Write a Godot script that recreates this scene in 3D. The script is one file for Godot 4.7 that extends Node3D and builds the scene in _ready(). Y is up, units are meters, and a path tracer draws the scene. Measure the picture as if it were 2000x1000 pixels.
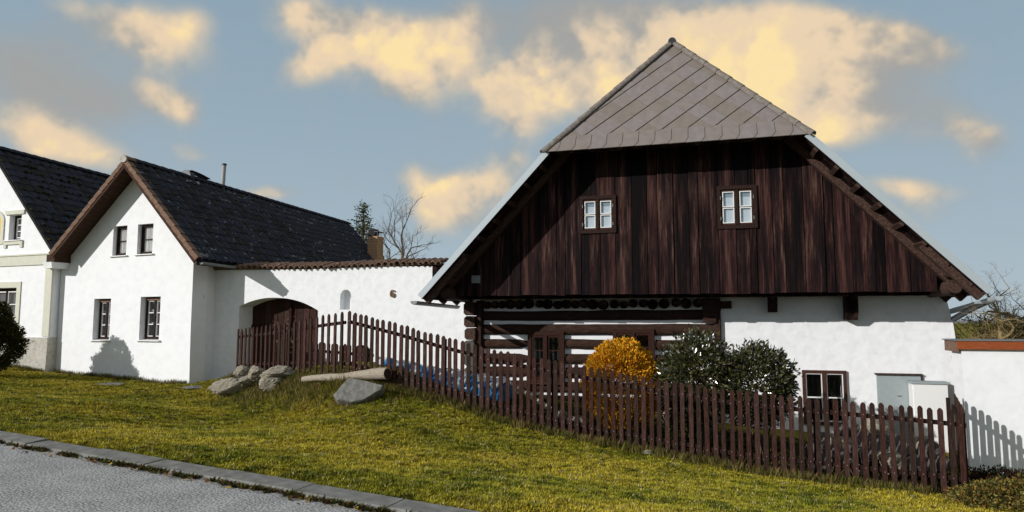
extends Node3D

# ---------------------------------------------------------------- geometry collector
class MB:
	var v := PackedVector3Array()
	var n := PackedVector3Array()
	var c := PackedColorArray()
	var col := Color.WHITE
	func tri(a: Vector3, b: Vector3, d: Vector3) -> void:      # counter-clockwise seen from outside
		var m := (b - a).cross(d - a).normalized()
		v.append(a); v.append(d); v.append(b)
		n.append(m); n.append(m); n.append(m)
		c.append(col); c.append(col); c.append(col)
	func tri_n(a: Vector3, b: Vector3, d: Vector3, na: Vector3, nb: Vector3, nd: Vector3) -> void:
		v.append(a); v.append(d); v.append(b)
		n.append(na); n.append(nd); n.append(nb)
		c.append(col); c.append(col); c.append(col)
	func quad(a: Vector3, b: Vector3, d: Vector3, e: Vector3) -> void:
		tri(a, b, d); tri(a, d, e)
	func hexa(p: Array) -> void:      # p0..p3 bottom ring seen from above counter-clockwise, p4..p7 top ring
		quad(p[3], p[2], p[1], p[0]); quad(p[4], p[5], p[6], p[7])
		for i in 4:
			var j := (i + 1) % 4
			quad(p[i], p[j], p[4 + j], p[4 + i])
	func box(lo: Vector3, hi: Vector3) -> void:
		hexa([Vector3(lo.x, lo.y, hi.z), Vector3(hi.x, lo.y, hi.z), Vector3(hi.x, lo.y, lo.z), Vector3(lo.x, lo.y, lo.z),
			Vector3(lo.x, hi.y, hi.z), Vector3(hi.x, hi.y, hi.z), Vector3(hi.x, hi.y, lo.z), Vector3(lo.x, hi.y, lo.z)])
	func bbox(lo: Vector3, hi: Vector3, b: float) -> void:      # box with chamfered upright, front edges
		var x0 := lo.x; var x1 := hi.x; var z1 := hi.z; var z0 := lo.z
		var ring := [Vector2(x0 + b, z1), Vector2(x1 - b, z1), Vector2(x1, z1 - b), Vector2(x1, z0), Vector2(x0, z0), Vector2(x0, z1 - b)]
		for i in 6:
			var p: Vector2 = ring[i]; var q: Vector2 = ring[(i + 1) % 6]
			quad(Vector3(p.x, lo.y, p.y), Vector3(q.x, lo.y, q.y), Vector3(q.x, hi.y, q.y), Vector3(p.x, hi.y, p.y))
		for i in range(1, 5):
			tri(Vector3(ring[0].x, hi.y, ring[0].y), Vector3(ring[i].x, hi.y, ring[i].y), Vector3(ring[i + 1].x, hi.y, ring[i + 1].y))
			tri(Vector3(ring[0].x, lo.y, ring[0].y), Vector3(ring[i + 1].x, lo.y, ring[i + 1].y), Vector3(ring[i].x, lo.y, ring[i].y))
	func prism(poly: PackedVector2Array, t: Transform3D, h0: float, h1: float) -> void:      # poly in the x,y plane of t, from z=h0 to z=h1
		var q := poly
		if Geometry2D.is_polygon_clockwise(q):
			q = q.duplicate(); q.reverse()
		var idx := Geometry2D.triangulate_polygon(q)
		for i in range(0, idx.size(), 3):
			var a := q[idx[i]]; var b := q[idx[i + 1]]; var d := q[idx[i + 2]]
			if (b - a).cross(d - a) < 0.0:
				var sw := b
				b = d; d = sw
			tri(t * Vector3(a.x, a.y, h1), t * Vector3(b.x, b.y, h1), t * Vector3(d.x, d.y, h1))
			tri(t * Vector3(a.x, a.y, h0), t * Vector3(d.x, d.y, h0), t * Vector3(b.x, b.y, h0))
		for i in q.size():
			var a := q[i]; var b := q[(i + 1) % q.size()]
			quad(t * Vector3(a.x, a.y, h0), t * Vector3(b.x, b.y, h0), t * Vector3(b.x, b.y, h1), t * Vector3(a.x, a.y, h1))
	func beam(a: Vector3, b: Vector3, side: Vector3, w: float, h: float) -> void:      # bar from a to b; side is across, h is along side x axis
		var ax := (b - a).normalized()
		var s := (side - ax * side.dot(ax)).normalized()
		var t := ax.cross(s)
		s *= w * 0.5; t *= h * 0.5
		hexa([a - s - t, a + s - t, a + s + t, a - s + t, b - s - t, b + s - t, b + s + t, b - s + t])
	func tube(pts: PackedVector3Array, rad: PackedFloat32Array, sides: int, caps := true) -> void:
		var rings: Array = []
		var nrm: Array = []
		var ref := Vector3.UP
		var first := (pts[1] - pts[0]).normalized()
		if absf(first.dot(ref)) > 0.9:
			ref = Vector3.RIGHT
		var s := first.cross(ref).normalized()
		for i in pts.size():
			var ax := (pts[mini(i + 1, pts.size() - 1)] - pts[maxi(i - 1, 0)]).normalized()
			s = (s - ax * s.dot(ax)).normalized()
			var t := ax.cross(s)
			var r := PackedVector3Array(); var m := PackedVector3Array()
			for k in sides:
				var an := TAU * k / sides
				var d := s * cos(an) + t * sin(an)
				r.append(pts[i] + d * rad[i]); m.append(d)
			rings.append(r); nrm.append(m)
		for i in pts.size() - 1:
			for k in sides:
				var k2 := (k + 1) % sides
				var a: Vector3 = rings[i][k]; var b: Vector3 = rings[i][k2]; var d: Vector3 = rings[i + 1][k2]; var e: Vector3 = rings[i + 1][k]
				tri_n(a, b, d, nrm[i][k], nrm[i][k2], nrm[i + 1][k2]); tri_n(a, d, e, nrm[i][k], nrm[i + 1][k2], nrm[i + 1][k])
		if caps:
			for k in sides:
				var k2 := (k + 1) % sides
				tri(pts[0], rings[0][k2], rings[0][k])
				tri(pts[-1], rings[-1][k], rings[-1][k2])
	func mesh() -> ArrayMesh:
		var arr := []
		arr.resize(Mesh.ARRAY_MAX)
		arr[Mesh.ARRAY_VERTEX] = v; arr[Mesh.ARRAY_NORMAL] = n; arr[Mesh.ARRAY_COLOR] = c
		var am := ArrayMesh.new()
		am.add_surface_from_arrays(Mesh.PRIMITIVE_TRIANGLES, arr)
		return am

# ---------------------------------------------------------------- camera model, frames
const FOCAL := 1350.0          # in pixels of the 2000 x 1000 photograph
const EYE := Vector3(0, 1.6, 0)
var pitch := atan(125.0 / 1350.0)
var M := {}
var rng := RandomNumberGenerator.new()
var used := {}

func ray(px: float, py: float) -> Vector3:
	return Vector3((px - 1000.0) / FOCAL, (500.0 - py) / FOCAL, -1.0).rotated(Vector3.RIGHT, pitch)
func at_depth(px: float, py: float, z: float) -> Vector3:
	var d := ray(px, py)
	return EYE + d * (z / -d.z)
func frame(o: Vector3, deg: float) -> Transform3D:
	var a := deg_to_rad(deg)
	return Transform3D(Basis(Vector3(cos(a), 0, sin(a)), Vector3.UP, Vector3(-sin(a), 0, cos(a))), Vector3(o.x, 0, o.z))
func hit(f: Transform3D, px: float, py: float, w := 0.0) -> Vector3:
	var inv := f.affine_inverse()
	var o := inv * EYE
	var d := inv.basis * ray(px, py)
	return o + d * ((w - o.z) / d.z)

# ---------------------------------------------------------------- scene helpers
func numbered(s: String) -> String:
	if not used.has(s):
		used[s] = 0
		return s
	used[s] += 1
	return "%s_%03d" % [s, used[s]]
func tag(o: Node, label: String, category: String, group := "", kind := "") -> void:
	o.set_meta("label", label); o.set_meta("category", category)
	if group != "": o.set_meta("group", group)
	if kind != "": o.set_meta("kind", kind)
func thing(called: String, at: Transform3D, label: String, category: String, group := "") -> Node3D:
	var o := Node3D.new()
	o.name = numbered(called)
	add_child(o)
	o.transform = at
	tag(o, label, category, group)
	return o
func part(called: String, me: Mesh, m: Material, parent: Node = self) -> MeshInstance3D:
	var o := MeshInstance3D.new()
	o.name = numbered(called) if parent == self else called
	o.mesh = me
	o.material_override = m
	parent.add_child(o, true)
	return o
func pb(called: String, mb: MB, m: Material, parent: Node = self) -> MeshInstance3D:
	return part(called, mb.mesh(), m, parent)
func holder(called: String, parent: Node) -> Node3D:
	var o := Node3D.new()
	o.name = called
	parent.add_child(o, true)
	return o
func rnd(a: float, b: float) -> float:
	return rng.randf_range(a, b)

# ---------------------------------------------------------------- textures and materials
func lin(r: float, g: float, b: float) -> Color:
	return Color(r, g, b).linear_to_srgb()
func noise_img(seed_: int, freq: float, oct: int, size: int, kind := FastNoiseLite.TYPE_SIMPLEX_SMOOTH, fr := FastNoiseLite.FRACTAL_FBM) -> PackedByteArray:
	var f := FastNoiseLite.new()
	f.seed = seed_; f.frequency = freq; f.noise_type = kind
	f.fractal_type = fr; f.fractal_octaves = oct
	var im := f.get_seamless_image(size, size)
	im.convert(Image.FORMAT_L8)
	return im.get_data()
func tex(size: int, a: PackedByteArray, b: PackedByteArray, wb: float, stops: Array) -> ImageTexture:
	var g := Gradient.new()
	g.offsets = PackedFloat32Array(stops.map(func(s): return s[0]))
	g.colors = PackedColorArray(stops.map(func(s): return s[1]))
	var lut := PackedByteArray()
	for i in 256:
		var k := g.sample(i / 255.0)
		lut.append(k.r8); lut.append(k.g8); lut.append(k.b8)
	var out := PackedByteArray()
	out.resize(size * size * 3)
	var o := 0
	for i in size * size:
		var q := int(a[i] * (1.0 - wb) + b[i] * wb) * 3
		out[o] = lut[q]; out[o + 1] = lut[q + 1]; out[o + 2] = lut[q + 2]
		o += 3
	var im := Image.create_from_data(size, size, false, Image.FORMAT_RGB8, out)
	return ImageTexture.create_from_image(im)
func grey(size: int, a: PackedByteArray) -> ImageTexture:
	return ImageTexture.create_from_image(Image.create_from_data(size, size, false, Image.FORMAT_L8, a))
func mat(t: Texture2D, rough: float, scale_: Vector3, bump: Texture2D = null, cm := 0.0, tint := Color.WHITE, vc := false) -> StandardMaterial3D:
	var m := StandardMaterial3D.new()
	m.albedo_texture = t
	m.albedo_color = tint
	m.roughness = rough
	m.metallic_specular = 0.2
	m.uv1_triplanar = true
	m.uv1_world_triplanar = true
	m.uv1_scale = scale_
	if bump != null:
		m.heightmap_enabled = true
		m.heightmap_texture = bump
		m.heightmap_scale = cm
	m.vertex_color_use_as_albedo = vc
	return m
func plain(k: Color, rough: float, metal := 0.0, vc := false) -> StandardMaterial3D:
	var m := StandardMaterial3D.new()
	m.albedo_color = k
	m.roughness = rough
	m.metallic = metal
	m.vertex_color_use_as_albedo = vc
	return m

func speckle(m: StandardMaterial3D, whites: int, mosses: int) -> void:      # lichen specks and moss patches, with ragged outlines
	var im: Image = (m.albedo_texture as ImageTexture).get_image()
	var g := RandomNumberGenerator.new()
	g.seed = 61
	for i in whites + mosses:
		var cx := g.randi_range(6, 505); var cy := g.randi_range(6, 505)
		var r := g.randi_range(4, 8) if i < whites else g.randi_range(9, 24)
		for k in r * r * (3 if i < whites else 1):
			var x := cx + int(g.randfn() * r * 0.45); var y := cy + int(g.randfn() * r * 0.45)
			if x < 0 or y < 0 or x > 511 or y > 511: continue
			im.set_pixel(x, y, lin(0.6, 0.63, 0.66) if i < whites else lin(0.11, 0.075, 0.016) * g.randf_range(0.5, 1.1))
	m.albedo_texture = ImageTexture.create_from_image(im)

func make_materials() -> void:
	var S := 512
	var fine := noise_img(11, 0.06, 4, S)
	var coarse := noise_img(12, 0.012, 4, S)
	var grit := noise_img(13, 0.25, 3, S)
	var cell := noise_img(14, 0.05, 2, S, FastNoiseLite.TYPE_CELLULAR)
	var ridge := noise_img(15, 0.03, 4, S, FastNoiseLite.TYPE_SIMPLEX_SMOOTH, FastNoiseLite.FRACTAL_RIDGED)
	var b_fine := grey(S, fine); var b_coarse := grey(S, coarse); var b_grit := grey(S, grit)
	M.plaster = mat(tex(S, coarse, grit, 0.25, [[0.0, lin(0.70, 0.715, 0.73)], [0.3, lin(0.78, 0.79, 0.81)], [0.5, lin(0.81, 0.82, 0.84)], [1.0, lin(0.84, 0.85, 0.865)]]), 0.92, Vector3(0.45, 0.45, 0.45), b_coarse, 0.7)
	M.plaster_old = mat(tex(S, coarse, grit, 0.3, [[0.0, lin(0.63, 0.64, 0.64)], [0.3, lin(0.77, 0.78, 0.80)], [0.6, lin(0.82, 0.83, 0.85)], [1.0, lin(0.84, 0.85, 0.865)]]), 0.92, Vector3(0.6, 0.6, 0.6), b_coarse, 0.8)
	M.trim_cream = mat(tex(S, coarse, grit, 0.3, [[0.0, lin(0.55, 0.55, 0.46)], [1.0, lin(0.68, 0.67, 0.58)]]), 0.9, Vector3(0.8, 0.8, 0.8), b_fine, 0.4)
	M.yellow_paint = plain(lin(0.72, 0.50, 0.08), 0.85)
	var wood_stops := [[0.0, lin(0.004, 0.003, 0.004)], [0.36, lin(0.008, 0.005, 0.006)], [0.5, lin(0.018, 0.0078, 0.0078)], [0.64, lin(0.031, 0.012, 0.011)], [0.82, lin(0.05, 0.023, 0.019)], [1.0, lin(0.13, 0.08, 0.06)]]
	var streak := PackedByteArray()
	streak.resize(S * S)
	for i in S * S: streak[i] = clampi(int((coarse[i] - 128) * 1.7 + (grit[i] - 128) * 0.5 + (fine[i] - 128) * 0.7 + 128), 0, 255)
	var wv := tex(S, fine, streak, 0.85, wood_stops)
	var tints := [1.0, 0.85, 1.25, 0.7]
	for i in 4:
		var k: float = tints[i]
		M["board%d" % i] = mat(wv, 0.72, Vector3(1.0, 0.05, 1.0), b_fine, 0.5, Color(1, 1, 1) * minf(k, 1.0) if k <= 1.0 else Color(1, 1, 1))
	M.board2.albedo_texture = tex(S, fine, streak, 0.85, [[0.0, lin(0.005, 0.0035, 0.004)], [0.4, lin(0.016, 0.0075, 0.0078)], [0.6, lin(0.036, 0.014, 0.013)], [1.0, lin(0.085, 0.042, 0.033)]])
	M.log = mat(tex(S, fine, grit, 0.3, [[0.0, lin(0.012, 0.007, 0.006)], [0.4, lin(0.032, 0.017, 0.013)], [0.65, lin(0.058, 0.032, 0.023)], [1.0, lin(0.15, 0.095, 0.07)]]), 0.8, Vector3(0.12, 0.9, 0.12), b_fine, 1.2)
	M.beam = mat(tex(S, fine, grit, 0.3, [[0.0, lin(0.02, 0.012, 0.010)], [0.5, lin(0.062, 0.036, 0.028)], [1.0, lin(0.16, 0.11, 0.09)]]), 0.8, Vector3(0.5, 0.5, 0.5), b_fine, 0.8)
	var fence_t := tex(S, fine, grit, 0.35, [[0.0, lin(0.010, 0.0055, 0.005)], [0.35, lin(0.039, 0.0185, 0.0155)], [0.6, lin(0.068, 0.034, 0.028)], [0.85, lin(0.11, 0.06, 0.048)], [1.0, lin(0.2, 0.125, 0.095)]])
	for i in 3:
		M["picket%d" % i] = mat(fence_t, 0.75, Vector3(1.3, 0.16, 1.3), b_fine, 0.35, [Color(1, 1, 1), Color(0.9, 0.86, 0.84), Color(0.8, 0.84, 0.82)][i])
	M.rail = mat(fence_t, 0.8, Vector3(0.2, 1.3, 0.2), b_fine, 0.4, Color(0.7, 0.7, 0.7))
	M.slate0 = mat(tex(S, coarse, grit, 0.45, [[0.0, lin(0.15, 0.125, 0.115)], [0.5, lin(0.205, 0.175, 0.162)], [1.0, lin(0.26, 0.225, 0.21)]]), 0.75, Vector3(0.8, 0.8, 0.8), b_grit, 0.2)
	M.slate1 = mat(tex(S, coarse, grit, 0.4, [[0.0, lin(0.15, 0.13, 0.125)], [0.5, lin(0.205, 0.18, 0.175)], [1.0, lin(0.25, 0.225, 0.215)]]), 0.7, Vector3(0.9, 0.9, 0.9), b_grit, 0.2)
	M.slate2 = mat(tex(S, coarse, grit, 0.5, [[0.0, lin(0.14, 0.118, 0.10)], [0.5, lin(0.19, 0.162, 0.143)], [1.0, lin(0.25, 0.215, 0.195)]]), 0.8, Vector3(0.7, 0.7, 0.7), b_grit, 0.25)
	M.ridge_cap = mat(tex(S, coarse, cell, 0.4, [[0.0, lin(0.09, 0.08, 0.07)], [0.5, lin(0.20, 0.175, 0.155)], [1.0, lin(0.36, 0.33, 0.29)]]), 0.85, Vector3(1.5, 1.5, 1.5), b_grit, 0.5)
	# dark mossy roof tiles with orange moss patches and pale lichen specks
	M.tile0 = mat(tex(S, cell, coarse, 0.35, [[0.0, lin(0.022, 0.024, 0.034)], [0.45, lin(0.032, 0.035, 0.047)], [0.62, lin(0.045, 0.046, 0.058)], [0.80, lin(0.050, 0.045, 0.030)], [1.0, lin(0.09, 0.07, 0.02)]]), 0.9, Vector3(0.45, 0.45, 0.45), b_grit, 0.8)
	speckle(M.tile0, 34, 26)
	M.tile1 = mat(tex(S, fine, coarse, 0.5, [[0.0, lin(0.018, 0.020, 0.030)], [0.5, lin(0.036, 0.039, 0.053)], [0.75, lin(0.05, 0.05, 0.06)], [1.0, lin(0.07, 0.06, 0.03)]]), 0.9, Vector3(0.9, 0.9, 0.9), b_grit, 0.8)
	M.tile2 = mat(tex(S, coarse, grit, 0.4, [[0.0, lin(0.014, 0.015, 0.02)], [0.5, lin(0.028, 0.028, 0.034)], [0.7, lin(0.045, 0.04, 0.022)], [1.0, lin(0.10, 0.065, 0.016)]]), 0.95, Vector3(0.6, 0.6, 0.6), b_grit, 1.0)
	M.moss = mat(tex(S, fine, grit, 0.5, [[0.0, lin(0.012, 0.011, 0.006)], [0.5, lin(0.03, 0.026, 0.012)], [1.0, lin(0.09, 0.065, 0.02)]]), 1.0, Vector3(2, 2, 2), b_grit, 1.0)
	M.tile_brown = mat(tex(S, cell, grit, 0.5, [[0.0, lin(0.05, 0.032, 0.022)], [0.4, lin(0.17, 0.105, 0.075)], [0.7, lin(0.25, 0.175, 0.135)], [1.0, lin(0.38, 0.31, 0.25)]]), 0.95, Vector3(2, 2, 2), b_grit, 1.2)
	M.verge = mat(tex(S, coarse, grit, 0.5, [[0.0, lin(0.09, 0.05, 0.035)], [0.5, lin(0.20, 0.125, 0.09)], [1.0, lin(0.33, 0.24, 0.19)]]), 0.9, Vector3(1.2, 1.2, 1.2), b_grit, 0.6)
	M.dark_wood = mat(wv, 0.8, Vector3(0.5, 0.5, 0.5), b_fine, 0.5)
	M.soffit = mat(tex(S, fine, grit, 0.3, [[0.0, lin(0.02, 0.011, 0.008)], [1.0, lin(0.11, 0.058, 0.04)]]), 0.8, Vector3(0.6, 0.6, 0.6), b_fine, 0.4)
	M.metal_pale = plain(lin(0.40, 0.455, 0.49), 0.45, 0.1)
	M.zinc = plain(lin(0.19, 0.20, 0.205), 0.55, 0.3)
	M.dark_metal = plain(lin(0.03, 0.035, 0.045), 0.45, 0.4)
	M.black = plain(lin(0.010, 0.009, 0.010), 0.9)
	M.flue = mat(tex(S, coarse, grit, 0.5, [[0.0, lin(0.22, 0.22, 0.21)], [1.0, lin(0.62, 0.61, 0.58)]]), 0.6, Vector3(1, 0.5, 1))
	M.brown_frame = mat(tex(S, fine, grit, 0.3, [[0.0, lin(0.022, 0.011, 0.008)], [0.5, lin(0.06, 0.027, 0.020)], [1.0, lin(0.14, 0.072, 0.05)]]), 0.6, Vector3(1.5, 0.4, 1.5))
	M.dark_frame = mat(tex(S, fine, grit, 0.3, [[0.0, lin(0.008, 0.006, 0.005)], [0.5, lin(0.026, 0.014, 0.012)], [1.0, lin(0.08, 0.045, 0.035)]]), 0.6, Vector3(1.5, 0.4, 1.5))
	M.log_frame = mat(M.brown_frame.albedo_texture, 0.7, Vector3(1.5, 0.4, 1.5), null, 0.0, Color(0.78, 0.76, 0.76))
	M.white_paint = plain(lin(0.78, 0.78, 0.77), 0.5)
	M.curtain = mat(tex(S, fine, grit, 0.3, [[0.0, lin(0.42, 0.43, 0.44)], [1.0, lin(0.70, 0.71, 0.72)]]), 0.9, Vector3(3, 0.1, 3))
	M.lace = mat(tex(S, fine, grit, 0.5, [[0.0, lin(0.05, 0.05, 0.055)], [0.5, lin(0.14, 0.14, 0.15)], [1.0, lin(0.42, 0.43, 0.45)]]), 0.9, Vector3(3, 0.12, 3))
	M.reflection_panel = plain(lin(0.56, 0.66, 0.74), 0.8)  # panel behind the gable panes, reflected sky put into its colour
	M.reflection_patch = plain(lin(0.24, 0.33, 0.39), 0.8)  # darker patches on the panel with the painted sky reflection
	M.glass = StandardMaterial3D.new()
	M.glass.transparency = BaseMaterial3D.TRANSPARENCY_ALPHA
	M.glass.albedo_color = Color(0.10, 0.12, 0.13, 0.08)
	M.glass.roughness = 0.04
	M.glass.metallic_specular = 0.6
	M.asphalt = mat(tex(S, grit, coarse, 0.12, [[0.0, lin(0.03, 0.03, 0.031)], [0.38, lin(0.19, 0.185, 0.18)], [0.5, lin(0.335, 0.33, 0.32)], [0.62, lin(0.47, 0.465, 0.455)], [1.0, lin(0.85, 0.84, 0.83)]]), 0.9, Vector3(0.31, 0.31, 0.31))
	M.concrete = mat(tex(S, coarse, grit, 0.45, [[0.0, lin(0.10, 0.095, 0.08)], [0.4, lin(0.185, 0.18, 0.165)], [1.0, lin(0.33, 0.325, 0.31)]]), 0.92, Vector3(0.8, 0.8, 0.8), b_grit, 0.5)
	M.soil = mat(tex(S, coarse, grit, 0.4, [[0.0, lin(0.06, 0.05, 0.014)], [0.35, lin(0.13, 0.12, 0.014)], [0.6, lin(0.18, 0.165, 0.016)], [1.0, lin(0.26, 0.22, 0.04)]]), 1.0, Vector3(0.35, 0.35, 0.35), b_fine, 3.0)
	M.earth = mat(tex(S, coarse, grit, 0.5, [[0.0, lin(0.018, 0.014, 0.010)], [0.5, lin(0.045, 0.035, 0.024)], [1.0, lin(0.11, 0.09, 0.06)]]), 1.0, Vector3(0.8, 0.8, 0.8), b_grit, 2.0)
	M.stone = mat(tex(S, cell, coarse, 0.5, [[0.0, lin(0.10, 0.085, 0.06)], [0.35, lin(0.24, 0.21, 0.16)], [0.55, lin(0.38, 0.345, 0.28)], [0.75, lin(0.27, 0.235, 0.15)], [1.0, lin(0.11, 0.095, 0.03)]]), 0.95, Vector3(1.6, 1.6, 1.6), b_grit, 1.2)
	M.stone_grey = mat(tex(S, coarse, fine, 0.35, [[0.0, lin(0.07, 0.067, 0.058)], [0.4, lin(0.17, 0.165, 0.15)], [0.6, lin(0.24, 0.235, 0.215)], [1.0, lin(0.38, 0.37, 0.34)]]), 0.95, Vector3(1.3, 1.3, 1.3), b_grit, 0.8)
	M.stone_dark = mat(tex(S, cell, grit, 0.5, [[0.0, lin(0.05, 0.045, 0.042)], [0.5, lin(0.115, 0.105, 0.098)], [1.0, lin(0.24, 0.215, 0.19)]]), 0.95, Vector3(1.6, 1.6, 1.6), b_grit, 1.0)
	M.plinth = mat(tex(S, cell, coarse, 0.55, [[0.0, lin(0.20, 0.19, 0.16)], [0.4, lin(0.46, 0.44, 0.39)], [1.0, lin(0.58, 0.56, 0.50)]]), 0.95, Vector3(0.8, 0.8, 0.8), b_coarse, 1.5)
	M.old_log = mat(tex(S, fine, grit, 0.4, [[0.0, lin(0.11, 0.09, 0.07)], [0.5, lin(0.33, 0.285, 0.225)], [1.0, lin(0.50, 0.45, 0.37)]]), 0.9, Vector3(0.25, 1.2, 0.6), b_fine, 1.0)
	M.bark = mat(tex(S, fine, grit, 0.4, [[0.0, lin(0.05, 0.04, 0.03)], [0.5, lin(0.14, 0.115, 0.085)], [1.0, lin(0.28, 0.24, 0.18)]]), 0.95, Vector3(2, 0.6, 2), b_grit, 1.0)
	M.bark_gold = mat(tex(S, fine, grit, 0.4, [[0.0, lin(0.09, 0.065, 0.03)], [0.5, lin(0.29, 0.215, 0.10)], [1.0, lin(0.50, 0.41, 0.23)]]), 0.95, Vector3(2, 0.6, 2), b_grit, 1.0)
	M.cap_wood = mat(tex(S, fine, grit, 0.3, [[0.0, lin(0.14, 0.035, 0.014)], [0.5, lin(0.27, 0.07, 0.025)], [1.0, lin(0.38, 0.13, 0.05)]]), 0.6, Vector3(0.2, 1.2, 0.2))
	M.grey_paint = mat(tex(S, coarse, grit, 0.3, [[0.0, lin(0.27, 0.31, 0.325)], [1.0, lin(0.34, 0.38, 0.39)]]), 0.6, Vector3(1, 1, 1))
	M.blue_tarp = mat(tex(S, coarse, fine, 0.4, [[0.0, lin(0.01, 0.08, 0.22)], [0.6, lin(0.03, 0.18, 0.42)], [1.0, lin(0.10, 0.35, 0.60)]]), 0.35, Vector3(1.5, 1.5, 1.5), b_fine, 2.0)
	M.white_sheet = mat(tex(S, coarse, fine, 0.4, [[0.0, lin(0.45, 0.50, 0.55)], [1.0, lin(0.72, 0.74, 0.76)]]), 0.4, Vector3(1.5, 1.5, 1.5), b_fine, 2.0)
	M.nail = plain(lin(0.5, 0.46, 0.42), 0.5, 0.3)
	M.brass = mat(tex(S, fine, grit, 0.4, [[0.0, lin(0.09, 0.045, 0.018)], [1.0, lin(0.32, 0.19, 0.085)]]), 0.5, Vector3(4, 4, 4))
	M.brick = mat(tex(S, coarse, grit, 0.5, [[0.0, lin(0.30, 0.14, 0.08)], [0.5, lin(0.50, 0.30, 0.18)], [1.0, lin(0.66, 0.50, 0.35)]]), 0.9, Vector3(1.7, 1.7, 1.7), b_grit, 0.5)
	M.mortar = mat(tex(S, coarse, grit, 0.5, [[0.0, lin(0.12, 0.10, 0.08)], [1.0, lin(0.28, 0.25, 0.21)]]), 0.95, Vector3(1.7, 1.7, 1.7))
	M.leaf_gold = plain(Color.WHITE, 0.8, 0.0, true)
	M.leaf_gold.backlight = Color(0.14, 0.10, 0.02)
	M.leaf_gloss = plain(Color.WHITE, 0.24, 0.0, true)
	M.leaf_gloss.metallic_specular = 0.7
	M.leaf_dull = plain(Color.WHITE, 0.8, 0.0, true)
	M.leaf_dull.backlight = Color(0.2, 0.22, 0.08)
	M.grass = plain(Color.WHITE, 0.75, 0.0, true)
	M.grass.metallic_specular = 0.2
	M.leaf_dull.metallic_specular = 0.25
	M.leaf_gold.metallic_specular = 0.25
	M.grass.backlight = Color(0.3, 0.3, 0.08)

# ---------------------------------------------------------------- sky
const CLOUDS := [      # px, py, half width, half height, tilt, amount, warmth
	[225, 40, 130, 40, 0.25, 0.95, 0.9], [300, 85, 100, 55, 0.3, 0.6, 0.5], [130, 95, 150, 60, 0.2, 0.45, 0.15], [385, 40, 40, 30, 0.0, 0.5, 0.6],
	[40, 150, 130, 55, 0.45, 0.75, 0.0], [50, 245, 110, 50, 0.3, 1.0, 0.8], [140, 290, 110, 32, 0.2, 0.85, 0.8], [210, 200, 90, 45, 0.2, 0.6, 0.1],
	[320, 195, 55, 28, 0.6, 0.9, 0.7], [370, 215, 30, 40, 0.0, 0.7, 0.7], [380, 300, 50, 16, 0.4, 0.5, 0.6],
	[640, 60, 110, 55, 0.2, 0.8, 0.7], [730, 70, 110, 55, 0.3, 1.0, 1.0], [600, 130, 70, 35, -0.2, 0.85, 0.7], [820, 105, 110, 45, 0.3, 1.1, 1.0], [890, 60, 60, 45, -0.9, 0.95, 0.95], [800, 175, 80, 38, 0.2, 0.65, 0.25], [580, 25, 50, 25, 0.2, 0.7, 0.6],
	[990, 165, 60, 38, -0.4, 1.0, 0.8], [1080, 130, 100, 55, 0.0, 1.1, 1.0], [1130, 185, 120, 50, 0.0, 1.1, 1.0], [1010, 240, 50, 40, 0.2, 0.8, 0.6], [1200, 110, 90, 60, 0.0, 1.0, 0.9], [1050, 60, 200, 60, 0.0, 0.55, 0.1], [1250, 30, 250, 50, 0.05, 0.6, 0.15],
	[1440, 130, 130, 80, 0.4, 1.2, 1.0], [1560, 170, 160, 75, 0.2, 1.1, 0.85], [1680, 70, 170, 45, 0.2, 0.9, 0.6], [1600, 80, 180, 50, 0.1, 0.9, 0.5], [1790, 90, 70, 35, 0.2, 0.8, 0.7], [1760, 190, 130, 70, 0.2, 0.6, 0.15], [1610, 235, 90, 40, 0.0, 0.9, 0.8], [1480, 210, 90, 60, 0.3, 1.0, 1.0],
	[1900, 255, 70, 32, 0.3, 0.7, 0.6], [1930, 290, 40, 40, 0.2, 0.4, 0.4], [1780, 368, 85, 20, 0.12, 1.0, 0.8], [1790, 410, 90, 30, 0.1, 0.4, 0.3],
	[905, 370, 75, 26, -0.25, 0.95, 0.8], [960, 380, 70, 45, -0.3, 0.8, 0.7], [885, 425, 60, 35, 0.2, 0.85, 0.75], [815, 350, 30, 30, 0.2, 0.7, 0.5], [535, 375, 55, 16, 0.0, 0.8, 0.7], [1000, 310, 40, 25, 0.0, 0.6, 0.5]]
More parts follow.
